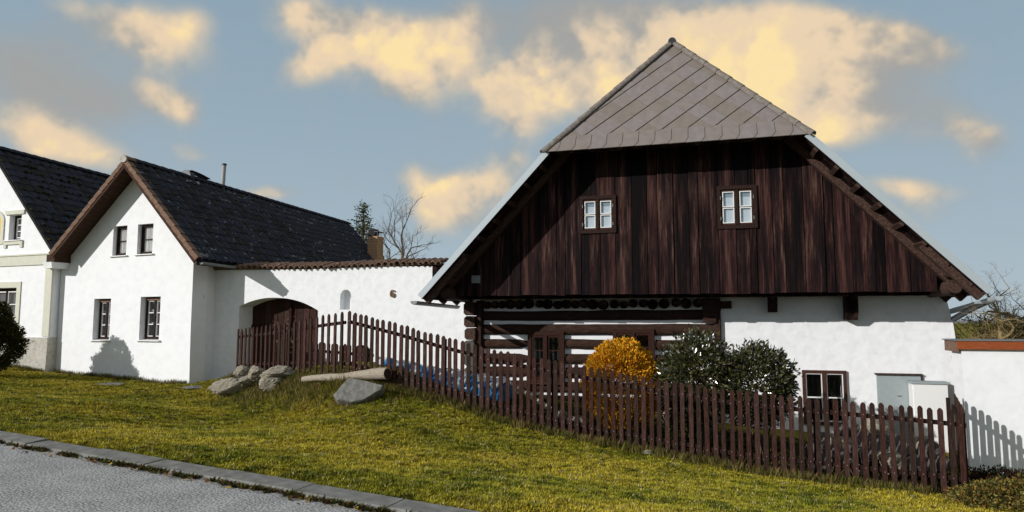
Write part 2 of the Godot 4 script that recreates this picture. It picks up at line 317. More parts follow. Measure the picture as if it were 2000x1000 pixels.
func make_sky() -> PanoramaSkyMaterial:
	var W := 3072
	var Hh := 1536
	var f := FastNoiseLite.new()
	f.seed = 5; f.frequency = 5.5; f.fractal_octaves = 6; f.fractal_gain = 0.55; f.noise_type = FastNoiseLite.TYPE_SIMPLEX_SMOOTH
	var f2 := FastNoiseLite.new()
	f2.seed = 21; f2.frequency = 13.0; f2.fractal_octaves = 5; f2.fractal_gain = 0.6; f2.noise_type = FastNoiseLite.TYPE_SIMPLEX_SMOOTH
	var g := FastNoiseLite.new()
	g.seed = 9; g.frequency = 1.6; g.fractal_octaves = 3; g.noise_type = FastNoiseLite.TYPE_SIMPLEX_SMOOTH
	var data := PackedByteArray()
	data.resize(W * Hh * 3)
	data.fill(108)
	var inv := Basis(Vector3.RIGHT, pitch).inverse()
	var half := Hh / 2
	for by in range(0, half, 4):
		for bx in range(0, W, 4):
			var lon0 := wrapf(float(bx + 2) / W * TAU, -PI, PI)
			var near := absf(lon0) < 0.86 and by > half - 300
			var step := 1 if near else 4
			for yy in range(by, mini(by + 4, half), step):
				for xx in range(bx, bx + 4, step):
					var lon := (float(xx) + step * 0.5) / W * TAU
					var lat := (0.5 - (float(yy) + step * 0.5) / Hh) * PI
					var cl := cos(lat)
					var d := Vector3(sin(lon) * cl, sin(lat), -cos(lon) * cl)
					var n1 := f.get_noise_3dv(d)
					var n2 := f2.get_noise_3dv(d + Vector3(n1, -n1, n1) * 0.03)
					var den := 0.0
					var warm := 0.0
					var haze := 0.0
					var w_in := 0.0
					if near:
						var q := inv * d
						var px := 1000.0 - q.x / q.z * FOCAL + n1 * 30.0
						var py := 500.0 + q.y / q.z * FOCAL
						w_in = clampf((1250.0 - absf(px - 1000.0)) / 220.0, 0.0, 1.0) * clampf((py + 160.0) / 150.0, 0.0, 1.0)
						if w_in > 0.0:
							var sw := 0.0001
							for k in CLOUDS:
								var dx: float = px - k[0]; var dy: float = py - k[1]
								if absf(dx) > k[2] * 2.6 + 60.0 or absf(dy) > k[2] * 1.6 + k[3] * 2.0: continue
								var cs := cos(k[4] as float); var sn := sin(k[4] as float)
								var ex: float = (dx * cs + dy * sn) / k[2]; var ey: float = (dy * cs - dx * sn) / k[3]
								var a: float = k[5] * exp(-(ex * ex + ey * ey) * 0.85)
								den += a * smoothstep(0.0, 0.35, k[6]); haze += a * (0.55 if k[6] > 0.2 else 0.95); warm += a * k[6]; sw += a
							warm /= sw
							den = minf(den, 1.15)
							den = smoothstep(0.0, 1.0, den * (0.84 + n1 * 0.75 + n2 * 0.42) - 0.14 + n1 * 0.16 + n2 * 0.05) * w_in
					if w_in < 1.0:
						var o := clampf((g.get_noise_3dv(d) * 1.3 + n1 * 0.45 - 0.02) * 1.5, 0.0, 1.0)
						den += o * (1.0 - w_in)
						warm = lerpf(0.55 + n1 * 0.4, warm, w_in)
					den = clampf(den, 0.0, 1.0)
					var h := pow(clampf(1.0 - d.y, 0.0, 1.0), 2.2)
					var blue := Color(0.475, 0.572, 0.648).lerp(Color(0.66, 0.72, 0.755), h)
					haze = lerpf(den * 0.8, haze, w_in)
					var ha := smoothstep(0.0, 0.9, haze + n1 * 0.30 + n2 * 0.10) * 0.8
					var lit := clampf(warm * 0.85 + n1 * 0.55 + n2 * 0.50, 0.0, 1.0)
					var cloud := Color(0.63, 0.61, 0.585).lerp(Color(0.895, 0.80, 0.675), smoothstep(0.05, 0.65, lit)).lerp(Color(0.975, 0.87, 0.635), smoothstep(0.72, 1.1, lit) * smoothstep(0.6, 1.0, den))
					var k2 := blue.lerp(Color(0.625, 0.61, 0.59), ha).lerp(cloud, den * 0.96) * 0.96
					var r8 := k2.r8; var g8 := k2.g8; var b8 := k2.b8
					for iy in range(yy, yy + step):
						var o2 := (iy * W + xx) * 3
						for ix in step:
							data[o2] = r8; data[o2 + 1] = g8; data[o2 + 2] = b8
							o2 += 3
	var m := PanoramaSkyMaterial.new()
	m.panorama = ImageTexture.create_from_image(Image.create_from_data(W, Hh, false, Image.FORMAT_RGB8, data))
	return m

# ---------------------------------------------------------------- terrain
var FH: Transform3D      # timber house gable
var FK: Transform3D      # white cottage
var FG: Transform3D      # gate wall
var FR: Transform3D      # right boundary wall
var FN: Transform3D      # neighbour house
var FF: Transform3D      # right leg of the fence
var FL: Transform3D      # left leg of the fence
const ROAD_FALL := 0.03
var kerb_a: Vector3
var kerb_u: Vector3      # along the kerb, to the right
var kerb_n: Vector3      # towards the lawn
var ctrl := PackedVector3Array()
var coef := PackedFloat64Array()
var bump_noise := FastNoiseLite.new()

func road_y(x: float) -> float:
	return -ROAD_FALL * clampf(x, -40.0, 40.0)
func on_road(px: float, py: float) -> Vector3:
	var d := ray(px, py)
	return EYE + d * (-EYE.y / (d.y + ROAD_FALL * d.x))
func tps(r2: float) -> float:
	return 0.5 * r2 * log(r2 + 1e-9)
func fit_terrain() -> void:
	var add := func(p: Vector3): ctrl.append(p)
	for t in [-30.0, -20.0, -12.0, -7.0, -4.0, -1.5, 1.0, 4.0, 8.0, 14.0, 25.0]:
		var p: Vector3 = kerb_a + kerb_u * t + kerb_n * 0.3
		add.call(Vector3(p.x, road_y(p.x) + 0.07, p.z))
	for q in [[690, 737], [780, 765], [885, 789], [970, 820], [1065, 845], [1193, 873], [1330, 897], [1454, 920], [1601, 940], [1762, 958], [1888, 974]]:
		add.call(FF * hit(FF, q[0], q[1]))
	for q in [[465, 733], [560, 732], [630, 732]]:
		add.call(FL * hit(FL, q[0], q[1]))
	for q in [[430, 765, 17.6], [560, 795, 14.0], [640, 795, 12.9], [720, 798, 12.1], [500, 775, 15.8], [372, 752, 18.7], [240, 742, 19.8], [97, 728, 21.2], [0, 714, 21.6], [1890, 930, 11.5], [1990, 955, 10.8], [250, 790, 13.5]]:
		add.call(at_depth(q[0], q[1], q[2]))
	for q in [[-4.8, 0.0, -1.3], [-2.5, -0.2, -1.3], [0.0, -0.45, -1.3], [3.0, -0.72, -1.3], [5.2, -0.9, -1.3], [-5.0, 0.0, -8.0], [5.5, -0.9, -8.0]]:
		add.call(FH * Vector3(q[0], q[1], q[2]))
	for q in [[0.5, -0.1, 0.2], [2.5, 0.1, 0.3], [4.5, 0.2, 0.3], [7.0, 0.1, 0.3], [3.0, 0.1, -6.0]]:
		add.call(FG * Vector3(q[0], q[1], q[2]))
	for q in [[12.0, -1.15, -11.0], [20.0, -1.3, -10.0], [-25.0, 0.6, -24.0], [-14.0, 0.2, -45.0], [5.0, -0.4, -45.0], [25.0, -1.2, -40.0], [20.0, -1.0, -2.0]]:
		add.call(Vector3(q[0], q[1], q[2]))
	var m := ctrl.size()
	var N := m + 3
	var A: Array = []
	for i in N:
		var row := PackedFloat64Array()
		row.resize(N + 1)
		A.append(row)
	for i in m:
		for j in m:
			var dx := ctrl[i].x - ctrl[j].x; var dz := ctrl[i].z - ctrl[j].z
			A[i][j] = tps(dx * dx + dz * dz) if i != j else 0.08
		A[i][m] = 1.0; A[i][m + 1] = ctrl[i].x; A[i][m + 2] = ctrl[i].z
		A[m][i] = 1.0; A[m + 1][i] = ctrl[i].x; A[m + 2][i] = ctrl[i].z
		A[i][N] = ctrl[i].y
	for k in N:
		var best := k
		for i in range(k + 1, N):
			if absf(A[i][k]) > absf(A[best][k]): best = i
		var tmp: PackedFloat64Array = A[k]
		A[k] = A[best]; A[best] = tmp
		for i in range(k + 1, N):
			var q: float = A[i][k] / A[k][k]
			if q == 0.0: continue
			for j in range(k, N + 1):
				A[i][j] -= q * A[k][j]
	coef.resize(N)
	for k in range(N - 1, -1, -1):
		var s: float = A[k][N]
		for j in range(k + 1, N):
			s -= A[k][j] * coef[j]
		coef[k] = s / A[k][k]
func lawn_y(x: float, z: float) -> float:
	var cx := clampf(x, -28.0, 24.0); var cz := clampf(z, -45.0, 6.0)
	var m := ctrl.size()
	var s := coef[m] + coef[m + 1] * cx + coef[m + 2] * cz
	for i in m:
		var dx := cx - ctrl[i].x; var dz := cz - ctrl[i].z
		s += coef[i] * tps(dx * dx + dz * dz)
	return s
func kerb_dist(x: float, z: float) -> float:
	return (Vector3(x, 0, z) - kerb_a).dot(kerb_n)
func ground_y(x: float, z: float) -> float:
	var s := kerb_dist(x, z)
	if s < 0.13: return road_y(x) - 0.05
	var b := clampf((s - 0.42) / 0.9, 0.0, 1.0)
	return lerpf(road_y(x) + 0.012, lawn_y(x, z), b) + bump_noise.get_noise_2d(x, z) * 0.035 * b

var gx0 := -24.0
var gz0 := -27.0
const GSTEP := 0.2
var gnx := 190
var gnz := 145
var gh := PackedFloat32Array()
func gy(x: float, z: float) -> float:      # ground height from the built grid
	var fx := (x - gx0) / GSTEP; var fz := (z - gz0) / GSTEP
	if fx < 0.0 or fz < 0.0 or fx >= gnx - 1 or fz >= gnz - 1: return ground_y(x, z)
	var ix := int(fx); var iz := int(fz)
	var tx := fx - ix; var tz := fz - iz
	var a := gh[iz * gnx + ix]; var b := gh[iz * gnx + ix + 1]; var c := gh[(iz + 1) * gnx + ix]; var d := gh[(iz + 1) * gnx + ix + 1]
	return lerpf(lerpf(a, b, tx), lerpf(c, d, tx), tz)
func build_ground() -> void:
	gh.resize(gnx * gnz)
	for iz in gnz:
		for ix in gnx:
			gh[iz * gnx + ix] = ground_y(gx0 + ix * GSTEP, gz0 + iz * GSTEP)
	# coordinate lines: far coarse rings round the fine grid
	var xs := PackedFloat32Array([-600.0, -250.0, -100.0, -60.0, -35.0])
	for i in gnx: xs.append(gx0 + i * GSTEP)
	for q in [18.0, 28.0, 60.0, 120.0, 260.0, 600.0]: xs.append(q)
	var zs := PackedFloat32Array([-600.0, -250.0, -110.0, -60.0, -38.0])
	for i in gnz: zs.append(gz0 + i * GSTEP)
	for q in [6.0, 12.0, 40.0, 120.0, 300.0]: zs.append(q)
	var vv := PackedVector3Array(); var nn := PackedVector3Array(); var id := PackedInt32Array()
	var hs := PackedFloat32Array()
	for z in zs:
		for x in xs:
			var h := gy(x, z)
			vv.append(Vector3(x, h, z)); hs.append(h)
	var nx := xs.size(); var nz := zs.size()
	for j in nz:
		for i in nx:
			var i0 := maxi(i - 1, 0); var i1 := mini(i + 1, nx - 1); var j0 := maxi(j - 1, 0); var j1 := mini(j + 1, nz - 1)
			nn.append(Vector3(-(hs[j * nx + i1] - hs[j * nx + i0]) / (xs[i1] - xs[i0]), 1.0, -(hs[j1 * nx + i] - hs[j0 * nx + i]) / (zs[j1] - zs[j0])).normalized())
	for j in nz - 1:
		for i in nx - 1:
			var a := j * nx + i
			id.append_array([a, a + 1, a + nx, a + 1, a + nx + 1, a + nx])
	var arr := []
	arr.resize(Mesh.ARRAY_MAX)
	arr[Mesh.ARRAY_VERTEX] = vv; arr[Mesh.ARRAY_NORMAL] = nn; arr[Mesh.ARRAY_INDEX] = id
	var am := ArrayMesh.new()
	am.add_surface_from_arrays(Mesh.PRIMITIVE_TRIANGLES, arr)
	var o := part("ground", am, M.soil)
	o.set_meta("kind", "structure"); o.set_meta("label", "grassy ground falling gently away from the road")
	# road
	var mb := MB.new()
	for i in range(-40, 40):
		var a := kerb_a + kerb_u * i * 1.0; var b := kerb_a + kerb_u * (i + 1) * 1.0
		for k in 5:
			var p := [a - kerb_n * (k * 1.2 - 0.02), b - kerb_n * (k * 1.2 - 0.02), b - kerb_n * ((k + 1) * 1.2 - 0.02), a - kerb_n * ((k + 1) * 1.2 - 0.02)]
			for q in 4: p[q].y = road_y(p[q].x)
			mb.quad(p[3], p[2], p[1], p[0])
	o = pb("road", mb, M.asphalt)
	o.set_meta("kind", "structure"); o.set_meta("label", "grey asphalt road along the kerb")
	# kerb stones
	var kroot := Node3D.new()
	kroot.name = "kerb"
	add_child(kroot)
	kroot.set_meta("kind", "structure"); kroot.set_meta("label", "row of flat concrete kerb stones between road and lawn")
	for i in range(-14, 12):
		mb = MB.new()
		var a := kerb_a + kerb_u * (i * 1.0 + 0.008); var b := kerb_a + kerb_u * (i * 1.0 + 0.992)
		var lift := rnd(0.028, 0.042); var sh := rnd(-0.012, 0.012); var tilt := rnd(-0.008, 0.008)
		var fr := 0.26
		var P := func(base: Vector3, off: float, hh: float) -> Vector3:
			var q := base + kerb_n * (off + sh)
			q.y = road_y(base.x) + hh
			return q
		var c := 0.02
		var ring := [[0.0, -0.12], [0.0, lift - c], [c, lift], [fr, lift + 0.012 + tilt], [fr, -0.12]]
		for k in 5:
			var r0: Array = ring[k]; var r1: Array = ring[(k + 1) % 5]
			mb.quad(P.call(a, r0[0], r0[1]), P.call(b, r0[0], r0[1]), P.call(b, r1[0], r1[1]), P.call(a, r1[0], r1[1]))
		for k in range(1, 4):
			mb.tri(P.call(a, ring[0][0], ring[0][1]), P.call(a, ring[k][0], ring[k][1]), P.call(a, ring[k + 1][0], ring[k + 1][1]))
			mb.tri(P.call(b, ring[0][0], ring[0][1]), P.call(b, ring[k + 1][0], ring[k + 1][1]), P.call(b, ring[k][0], ring[k][1]))
		pb("kerb_stone", mb, M.concrete, kroot)

# ---------------------------------------------------------------- building helpers
func csg_wall(parent: Node, called: String, poly: PackedVector2Array, w_front: float, thick: float, holes: Array, m: Material) -> void:
	# poly in facade coordinates; every hole is [polygon, depth]
	var c := CSGPolygon3D.new()
	c.name = called
	c.polygon = poly
	c.depth = thick
	c.position = Vector3(0, 0, w_front)
	c.material = m
	for h in holes:
		var s := CSGPolygon3D.new()
		s.operation = CSGShape3D.OPERATION_SUBTRACTION
		s.name = "opening"
		s.polygon = h[0]
		s.depth = h[1] + 0.1
		s.position = Vector3(0, 0, 0.1 if h[1] < 2.0 else 1.0)
		s.material = m
		c.add_child(s, true)
	parent.add_child(c, true)
func rect(u0: float, v0: float, u1: float, v1: float) -> PackedVector2Array:
	return PackedVector2Array([Vector2(u0, v0), Vector2(u1, v0), Vector2(u1, v1), Vector2(u0, v1)])
func arch(u0: float, v0: float, u1: float, vs: float, vt: float, n := 14) -> PackedVector2Array:
	var p := PackedVector2Array([Vector2(u0, v0), Vector2(u1, v0)])
	for i in n + 1:
		var a := PI * i / n
		p.append(Vector2((u0 + u1) * 0.5 + cos(a) * (u1 - u0) * 0.5, vs + sin(a) * (vt - vs)))
	return p
func bars(mb: MB, u0: float, v0: float, u1: float, v1: float, t: float, w0: float, w1: float) -> void:      # rectangular frame
	mb.box(Vector3(u0, v0, w0), Vector3(u1, v0 + t, w1))
	mb.box(Vector3(u0, v1 - t, w0), Vector3(u1, v1, w1))
	mb.box(Vector3(u0, v0 + t, w0), Vector3(u0 + t, v1 - t, w1))
	mb.box(Vector3(u1 - t, v0 + t, w0), Vector3(u1, v1 - t, w1))
func window(parent: Node, r: Array, w: float, o: Dictionary) -> Node3D:
	# r = [u0, v0, u1, v1] outer edge of the frame, w = front of the frame
	var win := holder("window", parent)
	var u0: float = r[0]; var v0: float = r[1]; var u1: float = r[2]; var v1: float = r[3]
	var fm: Material = o.frame; var sm: Material = o.get("sash", o.frame)
	var ft: float = o.get("ft", 0.06)
	var mb := MB.new()
	bars(mb, u0, v0, u1, v1, ft, w - 0.09, w)
	var cols: int = o.get("cols", 2); var rows: int = o.get("rows", 2)
	var mu := (u0 + u1) * 0.5
	var mt: float = o.get("mt", 0.05)
	if cols == 2: mb.box(Vector3(mu - mt * 0.5, v0 + ft, w - 0.085), Vector3(mu + mt * 0.5, v1 - ft, w + 0.012))
	pb("frame", mb, fm, win)
	var st: float = o.get("st", 0.035)
	for k in cols:
		var a := u0 + ft + 0.004 if k == 0 else mu + mt * 0.5 + 0.004
		var b := (mu - mt * 0.5 - 0.004) if (k == 0 and cols == 2) else u1 - ft - 0.004
		mb = MB.new()
		bars(mb, a, v0 + ft + 0.004, b, v1 - ft - 0.004, st, w - 0.06, w - 0.018)
		var hh := (v1 - v0 - 2 * ft - 2 * st) / rows
		for j in range(1, rows):
			var y := v0 + ft + st + hh * j
			mb.box(Vector3(a + st, y - 0.013, w - 0.055), Vector3(b - st, y + 0.013, w - 0.022))
		pb("sash", mb, sm, win)
		if o.has("bead"):
			mb = MB.new()
			for j in rows:
				bars(mb, a + st - 0.002, v0 + ft + st + hh * j + 0.008, b - st + 0.002, v0 + ft + st + hh * (j + 1) - 0.008, 0.016, w - 0.052, w - 0.013)
			pb("putty_edge", mb, o.bead, win)
		for j in rows:
			mb = MB.new()
			var y := v0 + ft + st + hh * j
			mb.box(Vector3(a + st - 0.003, y - 0.003, w - 0.043), Vector3(b - st + 0.003, y + hh + 0.003, w - 0.039))
			pb("pane", mb, M.glass, win)
	if o.has("behind"):
		mb = MB.new()
		var wb: float = w - o.get("gap", 0.16)
		if o.get("folds", false):
			var nf := 26
			for i in nf:
				var a := u0 + 0.01 + (u1 - u0 - 0.02) * i / nf; var b := u0 + 0.01 + (u1 - u0 - 0.02) * (i + 1) / nf
				var wa := wb + sin(i * 1.9) * 0.014; var wc := wb + sin((i + 1) * 1.9) * 0.014
				mb.quad(Vector3(a, v0, wa), Vector3(b, v0, wc), Vector3(b, v1, wc), Vector3(a, v1, wa))
		else:
			mb.quad(Vector3(u0, v0, wb), Vector3(u1, v0, wb), Vector3(u1, v1, wb), Vector3(u0, v1, wb))
		pb(o.get("behind_name", "curtain"), mb, o.behind, win)
	if o.has("sill"):
		mb = MB.new()
		var sd: float = o.get("sill_out", 0.05)
		var e: float = o.get("sill_side", 0.05)
		var wf: float = o.get("face", w) + sd
		mb.hexa([Vector3(u0 - e, v0 - 0.05, wf), Vector3(u1 + e, v0 - 0.05, wf), Vector3(u1 + e, v0 - 0.05, w - 0.02), Vector3(u0 - e, v0 - 0.05, w - 0.02), Vector3(u0 - e, v0 - 0.025, wf), Vector3(u1 + e, v0 - 0.025, wf), Vector3(u1 + e, v0 + 0.002, w - 0.02), Vector3(u0 - e, v0 + 0.002, w - 0.02)])
		pb("sill", mb, o.sill, win)
	return win
func corners(f: Transform3D, x0: float, y0: float, x1: float, y1: float, w := 0.0) -> Array:
	var a := hit(f, x0, y1, w); var b := hit(f, x1, y0, w)
	return [a.x, a.y, b.x, b.y]

# ---------------------------------------------------------------- timber house
const RAKE := 1.0586      # rise over run of the steep roof
func rake_y(u: float) -> float:
	return 5.03 + RAKE * (2.51 - absf(u))
func build_timber_house() -> void:
	var t := thing("timber_house", FH, "large timber house with dark brown plank gable, half-hipped slate roof and log wall", "house")
	var mb := MB.new()
	# ---- lower walls, set back 1.1 m under the gable
	var wf := -1.1
	var rw := corners(FH, 1570, 724, 1652, 828, wf)
	var hatch := corners(FH, 1717, 733, 1798, 856, wf)
	var pw := PackedVector2Array([Vector2(0.86, -1.6), Vector2(5.36, -1.6), Vector2(5.33, -0.4), Vector2(5.29, 0.9), Vector2(5.24, 1.5), Vector2(5.12, 2.15), Vector2(0.88, 2.15), Vector2(0.84, 0.6)])
	csg_wall(t, "plaster_wall", pw, wf, 0.5, [[rect(rw[0] + 0.03, rw[1] + 0.03, rw[2] - 0.03, rw[3] - 0.03), 2.4]], M.plaster_old)
	mb = MB.new(); mb.box(Vector3(0.75, -1.2, -6.0), Vector3(0.9, 2.15, wf - 0.52)); pb("inner_wall", mb, M.beam, t)
	mb = MB.new(); mb.box(Vector3(-4.29, -1.2, -6.2), Vector3(4.99, 2.15, -6.01)); pb("inner_wall", mb, M.beam, t)
	mb = MB.new(); mb.box(Vector3(5.0, -1.6, -11.0), Vector3(5.15, 2.2, wf - 0.52)); pb("side_wall", mb, M.plaster_old, t)
	mb = MB.new(); mb.box(Vector3(-4.62, -1.2, -11.0), Vector3(-4.3, 2.2, wf - 0.62)); pb("side_wall", mb, M.plaster_old, t)
	mb = MB.new(); mb.prism(PackedVector2Array([Vector2(-4.3, -1.2), Vector2(4.99, -1.2), Vector2(4.99, rake_y(4.99) - 0.2), Vector2(0, 7.4), Vector2(-4.3, rake_y(4.3) - 0.2)]), Transform3D(), -11.2, -11.0); pb("rear_wall", mb, M.plaster_old, t)
	# chinking behind the logs with round-edged plaster
	var w1 := corners(FH, 1033, 648, 1103, 746, wf)
	var w2 := corners(FH, 1199, 643, 1278, 738, wf)
	csg_wall(t, "chinking", rect(-4.58, -1.2, 0.86, 2.15), wf - 0.045, 0.3, [[rect(w1[0] + 0.05, w1[1] + 0.05, w1[2] - 0.05, w1[3] - 0.05), 2.4], [rect(w2[0] + 0.05, w2[1] + 0.05, w2[2] - 0.05, w2[3] - 0.05), 2.4]], M.plaster)
	# log courses
	var courses := [[1.59, 1.82], [1.26, 1.51], [0.95, 1.165], [0.61, 0.845], [0.30, 0.535], [-0.02, 0.225], [-0.34, -0.09], [-0.66, -0.41]]
	for ci in courses.size():
		var y0: float = courses[ci][0]; var y1: float = courses[ci][1]
		var spans := [[-4.57, 0.77]]
		if ci >= 2 and ci <= 4:
			spans = [[-4.57, w1[0] - 0.03], [w1[2] + 0.02, w2[0] - 0.02], [w2[2] + 0.02, 0.77]]
		for s in spans:
			mb = MB.new()
			var L: float = s[1] - s[0]
			var nseg := maxi(4, int(L / 0.18))
			var sd := rnd(0, 50)
			var rings: Array = []
			for i in nseg + 1:
				var q := float(i) / nseg
				var u: float = s[0] + L * q
				var edge := minf(q, 1.0 - q) * L
				var sh := 1.0 - (0.42 * exp(-edge / 0.05) if (ci >= 2 and L < 3.0 and q > 0.5) else 0.0)
				var cy := (y0 + y1) * 0.5 + 0.018 * bump_noise.get_noise_2d(u * 0.6 + sd, 9.0) + 0.014 * (u + 2.0) * 0.3
				var hy := (y1 - y0) * 0.5 * sh * (1.0 + 0.09 * bump_noise.get_noise_2d(u * 1.3, sd))
				var hw := 0.115 * sh
				var ring := PackedVector3Array()
				for k in 12:
					var an := TAU * k / 12
					var cx := signf(cos(an)) * pow(absf(cos(an)), 0.72); var sy := signf(sin(an)) * pow(absf(sin(an)), 0.8)
					ring.append(Vector3(u, cy + sy * hy, wf - 0.055 + cx * hw))
				rings.append(ring)
			for i in nseg:
				for k in 12:
					var k2 := (k + 1) % 12
					var an := TAU * k / 12; var an2 := TAU * k2 / 12
					var na := Vector3(0, sin(an), cos(an)); var nb := Vector3(0, sin(an2), cos(an2))
					mb.tri_n(rings[i][k2], rings[i][k], rings[i + 1][k], nb, na, na)
					mb.tri_n(rings[i][k2], rings[i + 1][k], rings[i + 1][k2], nb, na, nb)
			for e in [0, nseg]:
				for k in range(1, 11):
					if e == 0: mb.tri(rings[e][0], rings[e][k], rings[e][k + 1])
					else: mb.tri(rings[e][0], rings[e][k + 1], rings[e][k])
			pb("log", mb, M.log, t)
	# corner: stacked ends of the side wall's logs, lower ones of stone
	var ye := 2.02
	var hs := [0.32, 0.28, 0.29, 0.30, 0.30, 0.30, 0.32]
	for i in 7:
		var hgt: float = hs[i]
		mb = MB.new()
		var a := rnd(-0.015, 0.015)
		var poly := PackedVector2Array([Vector2(-4.86 + a, ye - hgt + 0.06), Vector2(-4.80 + a, ye - hgt + 0.008), Vector2(-4.63 + a, ye - hgt + 0.008), Vector2(-4.60 + a, ye - hgt + 0.05), Vector2(-4.60 + a, ye - 0.05), Vector2(-4.63 + a, ye - 0.008), Vector2(-4.80 + a, ye - 0.008), Vector2(-4.86 + a, ye - 0.06)])
		mb.prism(poly, Transform3D(Basis(), Vector3(0, 0, wf)), -0.6, 0.20 + rnd(-0.02, 0.03))
		pb("log_end" if i < 3 else "corner_stone", mb, M.beam if i < 3 else M.stone_dark, t)
		ye -= hgt
	mb = MB.new(); mb.bbox(Vector3(-4.60, -1.0, wf - 0.1), Vector3(-4.46, 2.05, wf + 0.13), 0.02); pb("corner_post", mb, M.log, t)
	mb = MB.new(); mb.bbox(Vector3(0.74, -1.0, wf - 0.1), Vector3(0.875, 2.05, wf + 0.10), 0.02); pb("corner_post", mb, M.log, t)
	mb = MB.new(); mb.bbox(Vector3(0.50, 1.55, wf - 0.1), Vector3(0.80, 2.06, wf + 0.16), 0.03); pb("corbel", mb, M.log, t)
	mb = MB.new(); mb.bbox(Vector3(0.87, 1.84, wf - 0.1), Vector3(1.10, 2.0, wf + 0.12), 0.03); pb("corbel", mb, M.log, t)
	# round ends of the ceiling beams
	var u := -4.36
	while u < 0.6:
		var r := rnd(0.085, 0.115)
		var yy := 1.955 + rnd(-0.02, 0.02)
		mb = MB.new()
		mb.tube(PackedVector3Array([Vector3(u, yy, wf - 0.3), Vector3(u, yy, wf + 0.10), Vector3(u, yy, wf + 0.115)]), PackedFloat32Array([r, r, r * 0.9]), 14)
		pb("beam_end", mb, M.dark_wood, t)
		u += r * 2.0 + rnd(0.0, 0.035)
	# brackets over the white wall
	for b in [[1.82, 1.76, 0.17], [3.27, 1.60, 0.22]]:
		mb = MB.new()
		mb.prism(PackedVector2Array([Vector2(0, 2.14), Vector2(0, b[1] + 0.05), Vector2(0.05, b[1]), Vector2(0.30, b[1]), Vector2(0.42, b[1] + 0.16), Vector2(0.42, 2.14)]), Transform3D(Basis(Vector3(0, 0, 1), Vector3(0, 1, 0), Vector3(-1, 0, 0)), Vector3(b[0] + b[2], 0, wf - 0.05)), 0.0, b[2])
		pb("bracket", mb, M.dark_wood, t)
	# floor of the overhanging gable, sill beam
	mb = MB.new(); mb.box(Vector3(-4.75, 2.16, -10.9), Vector3(4.72, 2.24, -0.02)); pb("soffit", mb, M.dark_wood, t)
	mb = MB.new(); mb.bbox(Vector3(-4.72, 2.07, -0.75), Vector3(4.69, 2.155, -0.45), 0.01); pb("sill_beam", mb, M.dark_wood, t)
	# ---- plank gable
	mb = MB.new()
	mb.prism(PackedVector2Array([Vector2(-4.7, 2.17), Vector2(4.68, 2.17), Vector2(4.68, rake_y(4.68) - 0.16), Vector2(1.9, 5.5), Vector2(1.2, 6.0), Vector2(-1.2, 6.0), Vector2(-1.9, 5.5), Vector2(-4.7, rake_y(4.7) - 0.16)]), Transform3D(), -0.12, -0.055)
	pb("gable_backing", mb, M.dark_wood, t)
	var gw := [corners(FH, 1133, 381, 1203, 457), corners(FH, 1402, 361, 1477, 448)]
	u = -4.71
	var pi_ := 0
	while u < 4.69:
		var pw_: float = rnd(0.30, 0.42) if pi_ % 3 != 1 else rnd(0.17, 0.26)
		var ue := minf(u + pw_, 4.69)
		if 4.69 - ue < 0.12: ue = 4.69
		for g in gw:
			for ed in [g[0] + 0.02, g[2] - 0.02]:
				if ed > u + 0.001 and ed < ue + 0.10: ue = ed
		var dep := rnd(-0.008, 0.012) + (0.014 if pi_ % 2 == 0 else 0.0)
		var yb := 2.125 + rnd(-0.012, 0.012)
		var mid := (u + ue) * 0.5
		var pieces := [[yb, 99.0]]
		for g in gw:
			if ue > g[0] + 0.04 and u < g[2] - 0.04:
				pieces = [[yb, g[1] + 0.03], [g[3] - 0.03, 99.0]]
		for pc in pieces:
			mb = MB.new()
			var ya: float = minf(pc[1], minf(rake_y(u) - 0.13, 6.05)); var yc: float = minf(pc[1], minf(rake_y(ue) - 0.13, 6.05))
			if ya < pc[0] + 0.02 and yc < pc[0] + 0.02: continue
			ya = maxf(ya, pc[0] + 0.01); yc = maxf(yc, pc[0] + 0.01)
			var g0 := u + 0.004; var g1 := ue - 0.004
			var zf := dep; var zb := -0.05; var ch := 0.006
			mb.quad(Vector3(g0 + ch, pc[0], zf), Vector3(g1 - ch, pc[0], zf), Vector3(g1 - ch, yc, zf), Vector3(g0 + ch, ya, zf))
			mb.quad(Vector3(g0, pc[0], zb), Vector3(g0, pc[0], zf - ch), Vector3(g0, ya, zf - ch), Vector3(g0, ya, zb))
			mb.quad(Vector3(g0, pc[0], zf - ch), Vector3(g0 + ch, pc[0], zf), Vector3(g0 + ch, ya, zf), Vector3(g0, ya, zf - ch))
			mb.quad(Vector3(g1 - ch, pc[0], zf), Vector3(g1, pc[0], zf - ch), Vector3(g1, yc, zf - ch), Vector3(g1 - ch, yc, zf))
			mb.quad(Vector3(g1, pc[0], zf - ch), Vector3(g1, pc[0], zb), Vector3(g1, yc, zb), Vector3(g1, yc, zf - ch))
			mb.quad(Vector3(g0, pc[0], zb), Vector3(g1, pc[0], zb), Vector3(g1, pc[0], zf - ch), Vector3(g0, pc[0], zf - ch))
			mb.quad(Vector3(g0, ya, zf - ch), Vector3(g1, yc, zf - ch), Vector3(g1, yc, zb), Vector3(g0, ya, zb))
			pb("plank", mb, M["board%d" % [[0, 1, 2, 0, 3, 2, 0, 1][pi_ % 8]][0]], t)
		u = ue; pi_ += 1
